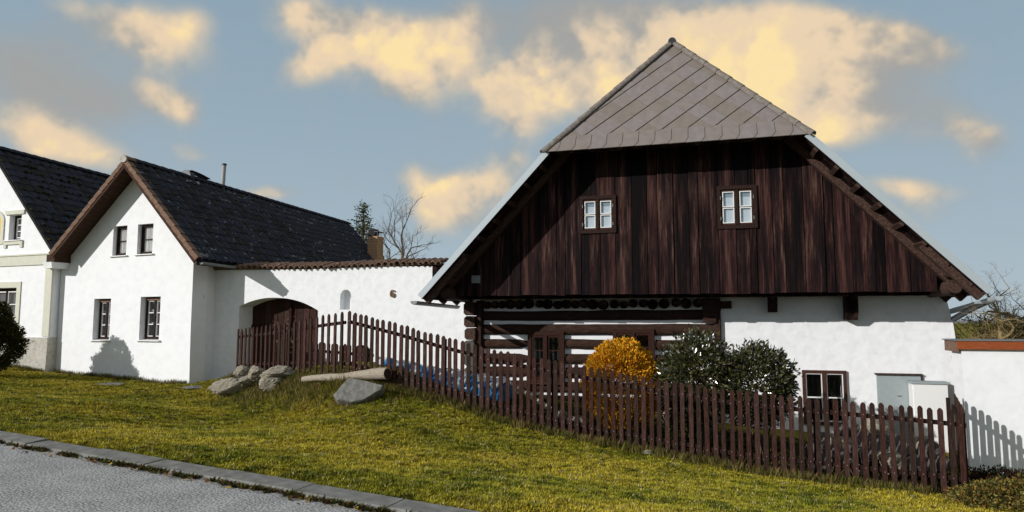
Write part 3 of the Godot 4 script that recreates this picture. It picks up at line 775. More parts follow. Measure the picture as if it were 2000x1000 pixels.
	# gable windows: casing, sashes, pale panel coloured like sky reflected in the panes
	for g in gw:
		var win := window(t, [g[0] + 0.055, g[1] + 0.06, g[2] - 0.055, g[3] - 0.06], 0.03, {"frame": M.dark_frame, "sash": M.brown_frame, "bead": M.white_paint, "cols": 2, "rows": 2, "ft": 0.02, "st": 0.026, "mt": 0.05, "behind": M.reflection_panel, "behind_name": "reflection_panel", "gap": 0.062})
		mb = MB.new(); bars(mb, g[0], g[1], g[2], g[3], 0.068, -0.03, 0.045); pb("casing", mb, M.dark_frame, win)
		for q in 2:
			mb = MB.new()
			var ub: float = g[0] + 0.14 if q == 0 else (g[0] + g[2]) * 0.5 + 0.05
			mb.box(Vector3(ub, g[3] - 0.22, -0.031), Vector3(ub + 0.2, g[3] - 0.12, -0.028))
			pb("reflection_patch", mb, M.reflection_patch, win)
		for hv in [0.24, 0.72]:
			for q in 2:
				mb = MB.new()
				var uh: float = g[0] + 0.058 if q == 0 else g[2] - 0.072
				var yh: float = lerpf(g[1], g[3], hv)
				mb.box(Vector3(uh, yh - 0.035, 0.045), Vector3(uh + 0.014, yh + 0.035, 0.055))
				pb("hinge", mb, M.zinc, win)
	# vent plate
	var vp := corners(FH, 921, 538, 938, 553, 0.03)
	mb = MB.new(); mb.box(Vector3(vp[0], vp[1], 0.01), Vector3(vp[2], vp[3], 0.035)); pb("vent_plate", mb, M.zinc, t)
	# log wall windows
	for r in [w1, w2]:
		window(t, r, wf + 0.10, {"frame": M.log_frame, "cols": 2, "rows": 3, "ft": 0.085, "st": 0.04, "mt": 0.06})
	mb = MB.new(); mb.box(Vector3(w1[0], w1[1] - 0.03, wf + 0.0), Vector3(w1[2], w1[1] - 0.002, wf + 0.16)); pb("sill", mb, M.brown_frame, t)
	# window of the plastered part
	window(t, rw, wf + 0.055, {"frame": M.brown_frame, "sash": M.white_paint, "cols": 2, "rows": 2, "ft": 0.06, "st": 0.016, "mt": 0.075})
	# grey hatch door with a small drip board
	var hd := holder("hatch", t)
	mb = MB.new(); mb.bbox(Vector3(hatch[0], hatch[1], wf - 0.02), Vector3(hatch[2], hatch[3], wf + 0.025), 0.006); pb("door", mb, M.grey_paint, hd)
	mb = MB.new(); mb.box(Vector3(hatch[0] - 0.03, hatch[3] + 0.002, wf - 0.02), Vector3(hatch[2] + 0.02, hatch[3] + 0.03, wf + 0.075)); pb("drip_board", mb, M.beam, hd)
	mb = MB.new(); mb.box(Vector3(hatch[2] + 0.003, hatch[1], wf - 0.02), Vector3(hatch[2] + 0.03, hatch[3], wf + 0.04)); pb("jamb", mb, M.beam, hd)
	mb = MB.new(); mb.box(Vector3(hatch[0] + 0.36, hatch[3] - 0.42, wf + 0.02), Vector3(hatch[0] + 0.43, hatch[3] - 0.40, wf + 0.04)); pb("latch", mb, M.zinc, hd)
	# ---- roof
	var EU := 5.24; var EY := 2.14; var AY := 7.69; var WO := 0.8; var WA := -0.9; var WB := -12.0
	for s in [-1.0, 1.0]:
		var nrm := Vector3(s * RAKE, 1, 0).normalized()
		var p := [Vector3(s * EU, EY, WO), Vector3(s * 2.51, 5.03, WO), Vector3(0, AY, WA), Vector3(0, AY, WB), Vector3(s * EU, EY, WB)]
		mb = MB.new()
		var top := p.map(func(q): return q); var bot := p.map(func(q): return q - nrm * 0.09)
		for i in range(1, 4):
			if s > 0:
				mb.tri(top[0], top[i + 1], top[i]); mb.tri(bot[0], bot[i], bot[i + 1])
			else:
				mb.tri(top[0], top[i], top[i + 1]); mb.tri(bot[0], bot[i + 1], bot[i])
		for i in 5:
			var j := (i + 1) % 5
			if s > 0: mb.quad(bot[j], bot[i], top[i], top[j])
			else: mb.quad(bot[i], bot[j], top[j], top[i])
		pb("roof_slope", mb, M.dark_wood, t)
		# pale sheet metal verge along the front edge
		var a := Vector3(s * (EU + 0.03), EY - 0.03, WO); var b := Vector3(s * 2.49, 5.03 + 0.021, WO)
		var dn := -nrm
		mb = MB.new()
		var k0 := a + nrm * 0.035; var k1 := b + nrm * 0.035
		var th := 0.125
		mb.hexa([k0 + dn * th + Vector3(0, 0, 0.005), k1 + dn * th + Vector3(0, 0, 0.005), k1 + dn * th + Vector3(0, 0, 0.02), k0 + dn * th + Vector3(0, 0, 0.02), k0 + Vector3(0, 0, 0.005), k1 + Vector3(0, 0, 0.005), k1 + Vector3(0, 0, 0.02), k0 + Vector3(0, 0, 0.02)])
		mb.hexa([k0 + dn * 0.008 + Vector3(0, 0, -0.25), k1 + dn * 0.008 + Vector3(0, 0, -0.25), k1 + dn * 0.008 + Vector3(0, 0, 0.004), k0 + dn * 0.008 + Vector3(0, 0, 0.004), k0 + Vector3(0, 0, -0.25), k1 + Vector3(0, 0, -0.25), k1 + Vector3(0, 0, 0.004), k0 + Vector3(0, 0, 0.004)])
		pb("verge_flashing", mb, M.metal_pale, t)
		# barge rafter against the planks
		mb = MB.new()
		mb.beam(Vector3(s * 4.98, rake_y(4.98) - 0.20, 0.12), Vector3(s * 2.2, rake_y(2.2) - 0.20, 0.12), Vector3(0, 0, 1), 0.15, 0.17)
		pb("barge_rafter", mb, M.beam, t)
		# roof battens carried out over the gable
		for i in 8:
			var ub := 2.7 + i * 0.34
			var pos := Vector3(s * ub, rake_y(ub), 0) - nrm * 0.118
			mb = MB.new()
			mb.beam(pos + Vector3(0, 0, -1.0), pos + Vector3(0, 0, WO - 0.04 - rnd(0.0, 0.06)), Vector3(1, -s * RAKE, 0), 0.09, 0.05)
			pb("batten", mb, M.beam, t)
		# purlin ends at the eaves
		for i in 2:
			mb = MB.new()
			var yc := 2.47 - i * 0.29
			var uc: float = s * (4.86 + i * 0.02)
			mb.tube(PackedVector3Array([Vector3(uc, yc, -1.2), Vector3(uc, yc, 0.20), Vector3(uc, yc, 0.30), Vector3(uc, yc, 0.33)]), PackedFloat32Array([0.14, 0.145, 0.14, 0.11]), 9)
			pb("purlin", mb, M.beam, t)
		# eave board and rafter feet
		mb = MB.new()
		mb.beam(Vector3(s * 5.2, 2.09, WB), Vector3(s * 5.2, 2.09, WO - 0.03), Vector3(1, 0, 0), 0.05, 0.10)
		pb("eave_board", mb, M.beam, t)
		for i in 5:
			mb = MB.new()
			var wz := 0.62 - i * 0.85
			mb.beam(Vector3(s * 4.3, rake_y(4.3) - 0.22, wz), Vector3(s * 5.17, rake_y(5.17) - 0.22, wz), Vector3(0, 0, 1), 0.12, 0.14)
			pb("rafter", mb, M.beam, t)
		# gutter falling to the back
		mb = MB.new()
		var gp := PackedVector3Array(); var gr := PackedFloat32Array()
		for i in 7:
			gp.append(Vector3(s * (5.36 - i * 0.006), 2.0 - i * 0.035 * (1.0 if s > 0 else 0.25), 0.86 - i * 0.42)); gr.append(0.075)
		half_tube(mb, gp, 0.08, 0.012)
		pb("gutter", mb, M.zinc if s < 0 else M.metal_pale, t)
	mb = MB.new()
	mb.tube(PackedVector3Array([Vector3(5.36, 1.93, 0.35), Vector3(5.30, 1.80, -0.3), Vector3(5.22, 1.62, -1.0)]), PackedFloat32Array([0.055, 0.055, 0.055]), 12)
	pb("downpipe", mb, M.dark_metal, t)
	# half hip: deck, diamond slates, starter course, ridge caps
	var hl := Vector3(-2.51, 5.03, WO); var hr := Vector3(2.51, 5.03, WO); var ap := Vector3(0, AY, WA)
	var upv := (ap - Vector3(0, 5.03, WO))
	var SL := upv.length()
	upv = upv.normalized()
	var hn := Vector3.RIGHT.cross(upv).normalized()
	var HT := Transform3D(Basis(Vector3.RIGHT, upv, hn), Vector3(0, 5.03, WO))
	mb = MB.new(); mb.prism(PackedVector2Array([Vector2(-2.5, 0), Vector2(2.5, 0), Vector2(0, SL - 0.01)]), HT, -0.09, 0.0); pb("half_hip_deck", mb, M.dark_wood, t)
	var tri_p := PackedVector2Array([Vector2(-2.55, 0.36), Vector2(2.55, 0.36), Vector2(0, SL + 0.06)])
	tri_p[0].x = -2.51 * (1.0 - 0.36 / SL) - 0.02; tri_p[1].x = -tri_p[0].x
	var D := 0.257
	for row in range(0, 26):
		for colm in range(-8, 9):
			var cx := colm * D * 2.0 + (D if row % 2 == 1 else 0.0) + 0.04
			var cy := 0.36 + row * D
			var dia := PackedVector2Array([Vector2(cx - 0.003, cy - D + 0.005), Vector2(cx + D - 0.005, cy + 0.003), Vector2(cx + 0.003, cy + D - 0.005), Vector2(cx - D + 0.005, cy - 0.003)])
			for poly in Geometry2D.intersect_polygons(dia, tri_p):
				if poly.size() < 3 or absf(area2(poly)) < 0.004: continue
				mb = MB.new()
				# each slate leans on the course below: lower tip lifted
				var tl := HT * Transform3D(Basis(Vector3(1, 0, 0.026), Vector3(0, 1, -0.032), Vector3(0, 0, 1)), Vector3(0, 0, 0.018 + cy * 0.032 - cx * 0.026))
				mb.prism(poly, tl, -0.008 + rnd(-0.002, 0.002), 0.004 + rnd(0.0, 0.004))
				pb("slate", mb, M["slate%d" % rng.randi_range(0, 2)], t)
	var bw := 0.318
	var ub2 := -2.53
	while ub2 < 2.5:
		var u1b := ub2 + bw
		var cc := 0.075
		var poly := PackedVector2Array([Vector2(ub2 + 0.003, 0.40), Vector2(ub2 + 0.003, 0.09), Vector2(ub2 - 0.06, -0.03), Vector2(u1b - 0.069, -0.03), Vector2(u1b - 0.006, 0.09), Vector2(u1b - 0.006, 0.40)])
		var lim := PackedVector2Array([Vector2(-2.60, -0.05), Vector2(2.60, -0.05), Vector2(2.51 * (1.0 - 0.40 / SL) + 0.02, 0.41), Vector2(-2.51 * (1.0 - 0.40 / SL) - 0.02, 0.41)])
		for pl in Geometry2D.intersect_polygons(poly, lim):
			if pl.size() < 3: continue
			mb = MB.new()
			var tl := HT * Transform3D(Basis(Vector3(1, 0, 0.018), Vector3(0, 1, -0.03), Vector3(0, 0, 1)), Vector3(0, 0, 0.030 - ub2 * 0.018))
			mb.prism(pl, tl, -0.010, 0.004 + rnd(0.0, 0.003))
			pb("starter_slate", mb, M["slate%d" % rng.randi_range(0, 1)], t)
		ub2 += bw
	for s in [-1.0, 1.0]:
		var a := Vector3(s * 2.56, 5.0, WO + 0.03); var b := ap + Vector3(0, 0.04, 0.0)
		var L := (b - a).length(); var dir := (b - a) / L
		var up2 := (hn + Vector3(s * RAKE, 1, 0).normalized()).normalized()
		var nn := 11
		for i in nn:
			mb = MB.new()
			var p0 := a + dir * (L * i / nn - 0.0); var p1 := a + dir * (L * (i + 1) / nn + 0.03)
			cap_tile(mb, p0, p1, up2, 0.085 + rnd(-0.003, 0.003), 0.072, 0.014)
			pb("ridge_cap", mb, M.ridge_cap, t)
	mb = MB.new()
	for i in 1:
		mb.tube(PackedVector3Array([Vector3(0, AY + 0.05, WA + 0.10), Vector3(0, AY + 0.05, WA - 0.02), Vector3(0, AY + 0.05, -12.0)]), PackedFloat32Array([0.085, 0.10, 0.10]), 12)
	pb("ridge", mb, M.dark_metal, t)

func area2(p: PackedVector2Array) -> float:
	var s := 0.0
	for i in p.size(): s += p[i].cross(p[(i + 1) % p.size()])
	return s * 0.5
func cap_tile(mb: MB, p0: Vector3, p1: Vector3, up: Vector3, r0: float, r1: float, th: float) -> void:      # half-round tile from p0 to p1
	var ax := (p1 - p0).normalized()
	var sd := ax.cross(up).normalized()
	var u := sd.cross(ax)
	var n := 7
	for i in n:
		var a0 := PI * i / n; var a1 := PI * (i + 1) / n
		var d0 := sd * cos(a0) + u * sin(a0); var d1 := sd * cos(a1) + u * sin(a1)
		mb.tri_n(p0 + d1 * r0, p0 + d0 * r0, p1 + d1 * r1, d1, d0, d1); mb.tri_n(p0 + d0 * r0, p1 + d0 * r1, p1 + d1 * r1, d0, d0, d1)
		mb.quad(p0 + d0 * (r0 - th), p0 + d0 * r0, p0 + d1 * r0, p0 + d1 * (r0 - th))
		mb.quad(p1 + d1 * (r1 - th), p1 + d1 * r1, p1 + d0 * r1, p1 + d0 * (r1 - th))
		mb.quad(p0 + d0 * (r0 - th), p0 + d1 * (r0 - th), p1 + d1 * (r1 - th), p1 + d0 * (r1 - th))
func half_tube(mb: MB, pts: PackedVector3Array, r: float, th: float) -> void:      # open gutter
	var n := 8
	for i in pts.size() - 1:
		var ax := (pts[i + 1] - pts[i]).normalized()
		var sd := ax.cross(Vector3.UP).normalized()
		for k in n:
			var a0 := PI + PI * k / n; var a1 := PI + PI * (k + 1) / n
			var d0 := sd * cos(a0) + Vector3.UP * sin(a0); var d1 := sd * cos(a1) + Vector3.UP * sin(a1)
			mb.quad(pts[i] + d0 * r, pts[i + 1] + d0 * r, pts[i + 1] + d1 * r, pts[i] + d1 * r)
			mb.quad(pts[i] + d1 * (r - th), pts[i + 1] + d1 * (r - th), pts[i + 1] + d0 * (r - th), pts[i] + d0 * (r - th))
			if i == 0: mb.quad(pts[0] + d0 * (r - th), pts[0] + d0 * r, pts[0] + d1 * r, pts[0] + d1 * (r - th))
	var sd2 := (pts[1] - pts[0]).normalized().cross(Vector3.UP).normalized()
	for k in n:
		var a0 := PI + PI * k / n; var a1 := PI + PI * (k + 1) / n
		mb.tri(pts[0], pts[0] + (sd2 * cos(a1) + Vector3.UP * sin(a1)) * r, pts[0] + (sd2 * cos(a0) + Vector3.UP * sin(a0)) * r)

# ---------------------------------------------------------------- tiled roofs
func tile_mesh(tw: float, tl: float, wave: float, th: float, seed_: int) -> ArrayMesh:
	var mb := MB.new()
	var n := 8
	var r := RandomNumberGenerator.new()
	r.seed = seed_
	var jag := PackedFloat32Array()
	for i in n + 1: jag.append(r.randf_range(-0.012, 0.012))
	var zz := func(x: float) -> float: return wave * (0.5 - 0.5 * cos(TAU * x)) + 0.3 * wave * (0.5 - 0.5 * cos(2.0 * TAU * x))
	for i in n:
		var x0 := float(i) / n; var x1 := float(i + 1) / n
		var z0: float = zz.call(x0); var z1: float = zz.call(x1)
		var g := 0.97
		var a := Vector3(x0 * tw * g, jag[i], z0); var b := Vector3(x1 * tw * g, jag[i + 1], z1)
		var c := Vector3(x1 * tw * g, tl, z1); var d := Vector3(x0 * tw * g, tl, z0)
		mb.quad(a, b, c, d)
		mb.quad(a - Vector3(0, 0, th), b - Vector3(0, 0, th), b, a)
	mb.quad(Vector3(0, 0, -th), Vector3(0, 0, 0), Vector3(0, tl, 0), Vector3(0, tl, -th))
	mb.quad(Vector3(tw * 0.97, 0, 0), Vector3(tw * 0.97, 0, -th), Vector3(tw * 0.97, tl, -th), Vector3(tw * 0.97, tl, 0))
	return mb.mesh()
func tile_slope(parent: Node3D, o: Vector3, a: Vector3, b: Vector3, cols: int, rows: int, tw: float, tl: float, wave: float, mats: Array, keep := 300, near := 1e9) -> void:
	var nn := a.cross(b).normalized()
	if nn.y < 0: nn = -nn
	var tilt := 0.02 / tl
	var bt := (b - nn * tilt).normalized()
	var meshes := []
	for i in 4: meshes.append(tile_mesh(tw, tl * 1.12, wave, 0.02, 40 + i))
	var spots := []
	for r in rows:
		for c in cols:
			var shift := 0.0
			var p := o + a * (c * tw + shift) + b * (r * tl) + nn * 0.035
			spots.append([(parent.transform * p).distance_to(EYE), p])
	spots.sort_custom(func(x, y): return x[0] < y[0])
	var rest := MB.new()
	for i in spots.size():
		var p: Vector3 = spots[i][1]
		var jit := Basis(nn, rnd(-0.025, 0.025)) * Basis(a, rnd(-0.02, 0.02))
		var t := Transform3D(jit * Basis(a, bt, nn), p + nn * rnd(-0.006, 0.008) + b * rnd(-0.012, 0.012))
		var me: ArrayMesh = meshes[rng.randi_range(0, 3)]
		var m: Material = mats[rng.randi_range(0, mats.size() - 1)]
		if i < keep:
			var q := part("roof_tile", me, m, parent)
			q.transform = t
		else:
			var arr := me.surface_get_arrays(0)
			rest.v.append_array(t * (arr[Mesh.ARRAY_VERTEX] as PackedVector3Array))
			for nv in arr[Mesh.ARRAY_NORMAL]:
				rest.n.append(t.basis * nv); rest.c.append(Color.WHITE)
	if rest.v.size() > 0:
		var q := pb("far_roof_tiles", rest, mats[0], parent)
		q.set_meta("kind", "stuff")

func slab(mb: MB, p: Array, nrm: Vector3, th: float) -> void:      # quad p lowered by th along nrm
	var q := p.map(func(x): return x - nrm * th)
	var out: Vector3 = (p[1] - p[0]).cross(p[2] - p[0])
	if out.dot(nrm) < 0.0:
		p = [p[3], p[2], p[1], p[0]]; q = [q[3], q[2], q[1], q[0]]
	mb.hexa([q[0], q[1], q[2], q[3], p[0], p[1], p[2], p[3]])

# ---------------------------------------------------------------- white cottage
const KD := Vector3(-0.182, 0, -0.983)      # the cottage runs back a little askew
func kp(u: float, y: float, s: float) -> Vector3:
	return Vector3(u, y, 0) + KD * s
func build_cottage() -> void:
	var t := thing("white_cottage", FK, "white gabled cottage with mossy dark tiled roof and two rows of windows", "house")
	var wl := -5.7; var wr := -0.08
	var AU := -2.36; var AY := 6.13; var RU := 0.62; var RY := 3.21; var LU := -5.44; var LY := 3.56
	var mr := (AY - RY) / (RU - AU); var ml := (AY - LY) / (AU - LU)
	var w1 := corners(FK, 219, 440, 249, 500); var w2 := corners(FK, 267, 436, 300, 497)
	var w3 := corners(FK, 180, 583, 217, 664); var w4 := corners(FK, 271, 579, 314, 664)
	var holes := []
	for w in [w1, w2, w3, w4]: holes.append([rect(w[0], w[1], w[2], w[3]), 0.36])
	csg_wall(t, "wall", PackedVector2Array([Vector2(wl, -0.6), Vector2(wr + 0.04, -0.6), Vector2(wr, 1.2), Vector2(wr, AY - mr * (wr - AU) - 0.10), Vector2(AU, AY - 0.14), Vector2(LU + 0.02, LY - 0.06), Vector2(wl, LY - 0.16)]), 0.0, 0.5, holes, M.plaster)
	var mb := MB.new()
	# side and rear walls
	var a0 := kp(wr + 0.04, -0.6, 0.52); var a1 := kp(wr + 0.04, -0.6, 13.0)
	mb.hexa([a0, a1, a1 + Vector3(-0.4, 0, 0), a0 + Vector3(-0.4, 0, 0), kp(wr, 3.75, 0.52), kp(wr, 3.75, 13.0), kp(wr - 0.4, 3.75, 13.0), kp(wr - 0.4, 3.75, 0.52)])
	pb("side_wall", mb, M.plaster, t)
	mb = MB.new()
	mb.prism(PackedVector2Array([Vector2(wl, -0.5), Vector2(wr - 0.42, -0.5), Vector2(wr - 0.42, 3.7), Vector2(AU, AY - 0.3), Vector2(LU, LY - 0.16), Vector2(wl, LY - 0.3)]), Transform3D(Basis(), KD * 12.8), -0.2, 0.0)
	pb("rear_wall", mb, M.plaster, t)
	# windows set deep in the wall
	for w in [w3, w4]:
		var win := window(t, [w[0] + 0.03, w[1] + 0.02, w[2] - 0.03, w[3] - 0.03], -0.16, {"frame": M.dark_frame, "sash": M.white_paint, "cols": 2, "rows": 3, "ft": 0.075, "st": 0.022, "mt": 0.075, "behind": M.lace, "behind_name": "curtain", "folds": true, "gap": 0.13, "sill": M.white_paint, "face": 0.0, "sill_out": 0.08, "sill_side": 0.10})
		mb = MB.new(); mb.box(Vector3(w[0] + 0.1, w[3] - 0.10, -0.16), Vector3(w[2] - 0.05, w[3] - 0.055, -0.135)); pb("lintel_board", mb, M.verge, win)
		for k in 2:
			for j in 2:
				mb = MB.new()
				var ua: float = lerpf(w[0], w[2], 0.16 + 0.40 * k); var ub: float = lerpf(w[0], w[2], 0.44 + 0.40 * k)
				var yv: float = lerpf(w[1], w[3], 0.37 + 0.30 * j)
				mb.box(Vector3(ua, yv - 0.025, -0.262), Vector3(ub, yv + 0.05, -0.255))
				pb("lace_valance", mb, M.curtain, win)
	for w in [w1, w2]:
		window(t, [w[0] + 0.02, w[1] + 0.02, w[2] - 0.02, w[3] - 0.02], -0.11, {"frame": M.dark_frame, "cols": 1, "rows": 2, "ft": 0.045, "st": 0.014, "behind": M.white_paint, "behind_name": "curtain", "folds": true, "gap": 0.075, "sill": M.white_paint, "face": 0.0, "sill_out": 0.07, "sill_side": 0.10})
	# ---- roof
	var S0 := -0.61; var S1 := 13.3
	var nr := Vector3(mr, 1, 0).normalized(); var nl := Vector3(-ml, 1, 0).normalized()
	nr = KD.cross(Vector3(AU - RU, AY - RY, 0)).normalized()
	if nr.y < 0: nr = -nr
	nl = KD.cross(Vector3(AU - LU, AY - LY, 0)).normalized()
	if nl.y < 0: nl = -nl
	mb = MB.new(); slab(mb, [kp(RU, RY, S0 + 0.02), kp(RU, RY, S1), kp(AU, AY, S1), kp(AU, AY, S0 + 0.02)], nr, 0.07); pb("roof_deck", mb, M.tile1, t)
	mb = MB.new(); slab(mb, [kp(LU, LY, S0 + 0.02), kp(LU, LY, S1), kp(AU, AY, S1), kp(AU, AY, S0 + 0.02)], nl, 0.07); pb("roof_deck", mb, M.tile1, t)
	# soffit boards under the front overhang, parallel to the ridge
	for sd in 2:
		var e := Vector2(RU, RY) if sd == 0 else Vector2(LU, LY)
		var nd := nr if sd == 0 else nl
		var cnt := 22
		for i in cnt:
			var q0 := Vector2(e.x, e.y).lerp(Vector2(AU, AY), (i + 0.03) / cnt); var q1 := Vector2(e.x, e.y).lerp(Vector2(AU, AY), (i + 0.97) / cnt)
			mb = MB.new()
			slab(mb, [kp(q0.x, q0.y, S0 + 0.05) - nd * 0.075, kp(q0.x, q0.y, 0.02) - nd * 0.075, kp(q1.x, q1.y, 0.02) - nd * 0.075, kp(q1.x, q1.y, S0 + 0.05) - nd * 0.075], nd, 0.018)
			pb("soffit_board", mb, M.soffit, t)
		# bargeboard
		mb = MB.new()
		var aa := kp(e.x, e.y, S0) - nd * 0.085; var bb := kp(AU, AY, S0) - nd * 0.085
		mb.beam(aa, bb, Vector3(0, 0, 1), 0.03, 0.13)
		pb("bargeboard", mb, M.soffit, t)
		# verge tiles along the rake
		var L := (bb - aa).length()
		var nv := 13
		for i in nv:
			mb = MB.new()
			var p0 := kp(e.x, e.y, S0 - 0.03).lerp(kp(AU, AY, S0 - 0.03), (float(i)) / nv); var p1 := kp(e.x, e.y, S0 - 0.03).lerp(kp(AU, AY, S0 - 0.03), (i + 0.985) / nv)
			var lift := nd * 0.045
			var low := nd * -0.075
			var back := KD * 0.20
			var r0 := nd * 0.022
			mb.hexa([p0 + low + r0, p1 + low, p1 + low + KD * 0.03, p0 + low + KD * 0.03 + r0, p0 + lift + r0, p1 + lift, p1 + lift + KD * 0.03, p0 + lift + KD * 0.03 + r0])
			mb.hexa([p0 + lift - nd * 0.02 + r0 + KD * 0.031, p1 + lift - nd * 0.02 + KD * 0.031, p1 + lift - nd * 0.02 + back, p0 + lift - nd * 0.02 + r0 + back, p0 + lift + r0 + KD * 0.031, p1 + lift + KD * 0.031, p1 + lift + back, p0 + lift + r0 + back])
			pb("verge_tile", mb, M.verge, t)
	# tiles of the right slope
	var b := (Vector3(AU, AY, 0) - Vector3(RU, RY, 0)); var SLn := b.length(); b = b.normalized()
	tile_slope(t, kp(RU, RY, S0 + 0.12) - b * 0.05, KD.normalized(), b, 45, 13, 0.305, (SLn + 0.02) / 13.0, 0.05, [M.tile0, M.tile2, M.tile0], 300)
	# ridge tiles
	var rl := (S1 - S0) / 38.0
	for i in 38:
		mb = MB.new()
		cap_tile(mb, kp(AU, AY + 0.02, S0 - 0.06 + i * rl), kp(AU, AY + 0.02 + rnd(-0.01, 0.01), S0 - 0.06 + (i + 1.08) * rl), Vector3.UP, 0.125, 0.11, 0.02)
		pb("ridge_tile", mb, M.verge if i == 0 else M.tile1, t)
	mb = MB.new()
	mb.tube(PackedVector3Array([kp(AU, AY + 0.03, S0 - 0.075), kp(AU, AY + 0.03, S0 - 0.03)]), PackedFloat32Array([0.10, 0.115]), 14)
	pb("ridge_end", mb, M.plinth, t)
	# white box at the foot of the left rake
	mb = MB.new()
	mb.hexa([Vector3(wl - 0.1, LY - 0.40, 0.45), Vector3(wl + 0.33, LY - 0.40, 0.50), Vector3(wl + 0.33, LY - 0.40, 0.0), Vector3(wl - 0.1, LY - 0.40, 0.0), Vector3(wl - 0.1, LY - 0.22, 0.52), Vector3(wl + 0.38, LY - 0.22, 0.56), Vector3(wl + 0.38, LY - 0.22, 0.0), Vector3(wl - 0.1, LY - 0.22, 0.0)])
	pb("eave_box", mb, M.plaster, t)
	mb = MB.new(); mb.box(Vector3(wl + 0.05, LY - 0.22, 0.0), Vector3(wl + 0.42, LY + 0.0, 0.5)); pb("eave_block", mb, M.soffit, t)
	# gutter along the right eave
	mb = MB.new()
	var gp := PackedVector3Array()
	for i in 6: gp.append(kp(RU + 0.05, RY - 0.08 - i * 0.004, S0 + 0.1 + i * 0.9))
	half_tube(mb, gp, 0.07, 0.012)
	pb("gutter", mb, M.zinc, t)
	mb = MB.new()
	mb.beam(kp(RU - 0.05, RY - 0.10, S0 + 0.05), kp(RU - 0.05, RY - 0.10, 4.5), Vector3(1, 0, 0), 0.03, 0.12)
	pb("eave_board", mb, M.soffit, t)
	# little pipe stub on the side wall
	mb = MB.new(); mb.tube(PackedVector3Array([kp(wr, 2.28, 0.45), kp(wr + 0.16, 2.27, 0.40)]), PackedFloat32Array([0.035, 0.035]), 10); pb("pipe_stub", mb, M.white_paint, t)
	# flue pipe behind the ridge
	var FB := FK.affine_inverse() * at_depth(433, 372, 23.6); var FT := FK.affine_inverse() * at_depth(438, 322, 23.6)
	mb = MB.new(); mb.tube(PackedVector3Array([FB - Vector3(0, 0.9, 0), FT]), PackedFloat32Array([0.072, 0.068]), 14); pb("flue_pipe", mb, M.flue, t)
	mb = MB.new(); mb.tube(PackedVector3Array([FT - Vector3(0, 0.02, 0), FT + Vector3(0, 0.04, 0)]), PackedFloat32Array([0.082, 0.082]), 14); pb("flue_collar", mb, M.dark_metal, t)
	# chimney cowl: drum with a curved sheet
	var C0 := FK.affine_inverse() * at_depth(366, 344, 21.9)
	var cw := holder("chimney_cowl", t)
	mb = MB.new(); mb.tube(PackedVector3Array([C0 + KD * -0.10, C0 + KD * 0.12]), PackedFloat32Array([0.19, 0.19]), 20); pb("drum", mb, M.dark_metal, cw)
	mb = MB.new()
	for i in 10:
		var f0 := i / 10.0; var f1 := (i + 1) / 10.0
		var h0 := 0.19 - 0.10 * f0 * f0; var h1 := 0.19 - 0.10 * f1 * f1
		slab(mb, [C0 + KD * (0.0 + 0.95 * f0) + Vector3(-0.16, h0, 0), C0 + KD * (0.95 * f1) + Vector3(-0.16, h1, 0), C0 + KD * (0.95 * f1) + Vector3(0.16, h1, 0), C0 + KD * (0.95 * f0) + Vector3(0.16, h0, 0)], Vector3.UP, 0.02)
	pb("cover_sheet", mb, M.dark_metal, cw)
	mb = MB.new(); mb.tube(PackedVector3Array([C0 + KD * 0.88 + Vector3(0.1, -0.35, 0), C0 + KD * 0.88 + Vector3(0.1, 0.1, 0)]), PackedFloat32Array([0.012, 0.012]), 6); pb("strut", mb, M.zinc, cw)
	mb = MB.new(); mb.box(C0 + Vector3(-0.18, -0.9, -0.32), C0 + Vector3(0.18, -0.15, 0.10)); pb("stack", mb, M.plinth, cw)
	# brick chimney through the lower right slope
	var ch := holder("brick_chimney", t)
	var P := FK.affine_inverse() * at_depth(737, 461, 31.0)      # nearest top corner
	var hw := 0.52
	mb = MB.new(); mb.box(P + Vector3(-hw + 0.012, -1.6, -0.48), P + Vector3(-0.012, -0.005, -0.012)); pb("core", mb, M.mortar, ch)
	var bricks := MB.new()
	for r in 20:
		var y1 := -r * 0.073; var y0 := y1 - 0.061
		var off := 0.0 if r % 2 == 0 else 0.065
		for k in 2:
			var x0 := maxf(-hw, -hw + k * 0.26 - off); var x1 := minf(0.0, -hw + (k + 1) * 0.26 - 0.012 - off + (0.09 if k == 1 else 0.0))
			bricks.box(P + Vector3(x0, y0, -0.13), P + Vector3(x1, y1, rnd(-0.004, 0.004)))
		for k in 2:
			bricks.box(P + Vector3(-0.12, y0, -0.49 + k * 0.18), P + Vector3(0.0 + rnd(-0.003, 0.003), y1, -0.325 + k * 0.18))
	var bo := pb("bricks", bricks, M.brick, ch)
	bo.set_meta("kind", "stuff")
	mb = MB.new(); mb.tube(PackedVector3Array([P + Vector3(-0.30, 0.17, 0.0), P + Vector3(-0.30, 0.17, -0.3)]), PackedFloat32Array([0.19, 0.19]), 18); pb("round_cowl", mb, M.black, ch)
	mb = MB.new(); mb.box(P + Vector3(-0.16, 0.19, -0.5), P + Vector3(0.02, 0.22, 0.02)); pb("cover_plate", mb, M.dark_metal, ch)
	mb = MB.new(); mb.box(P + Vector3(-0.02, 0.0, -0.03), P + Vector3(0.0, 0.19, -0.01)); pb("strut", mb, M.dark_metal, ch)

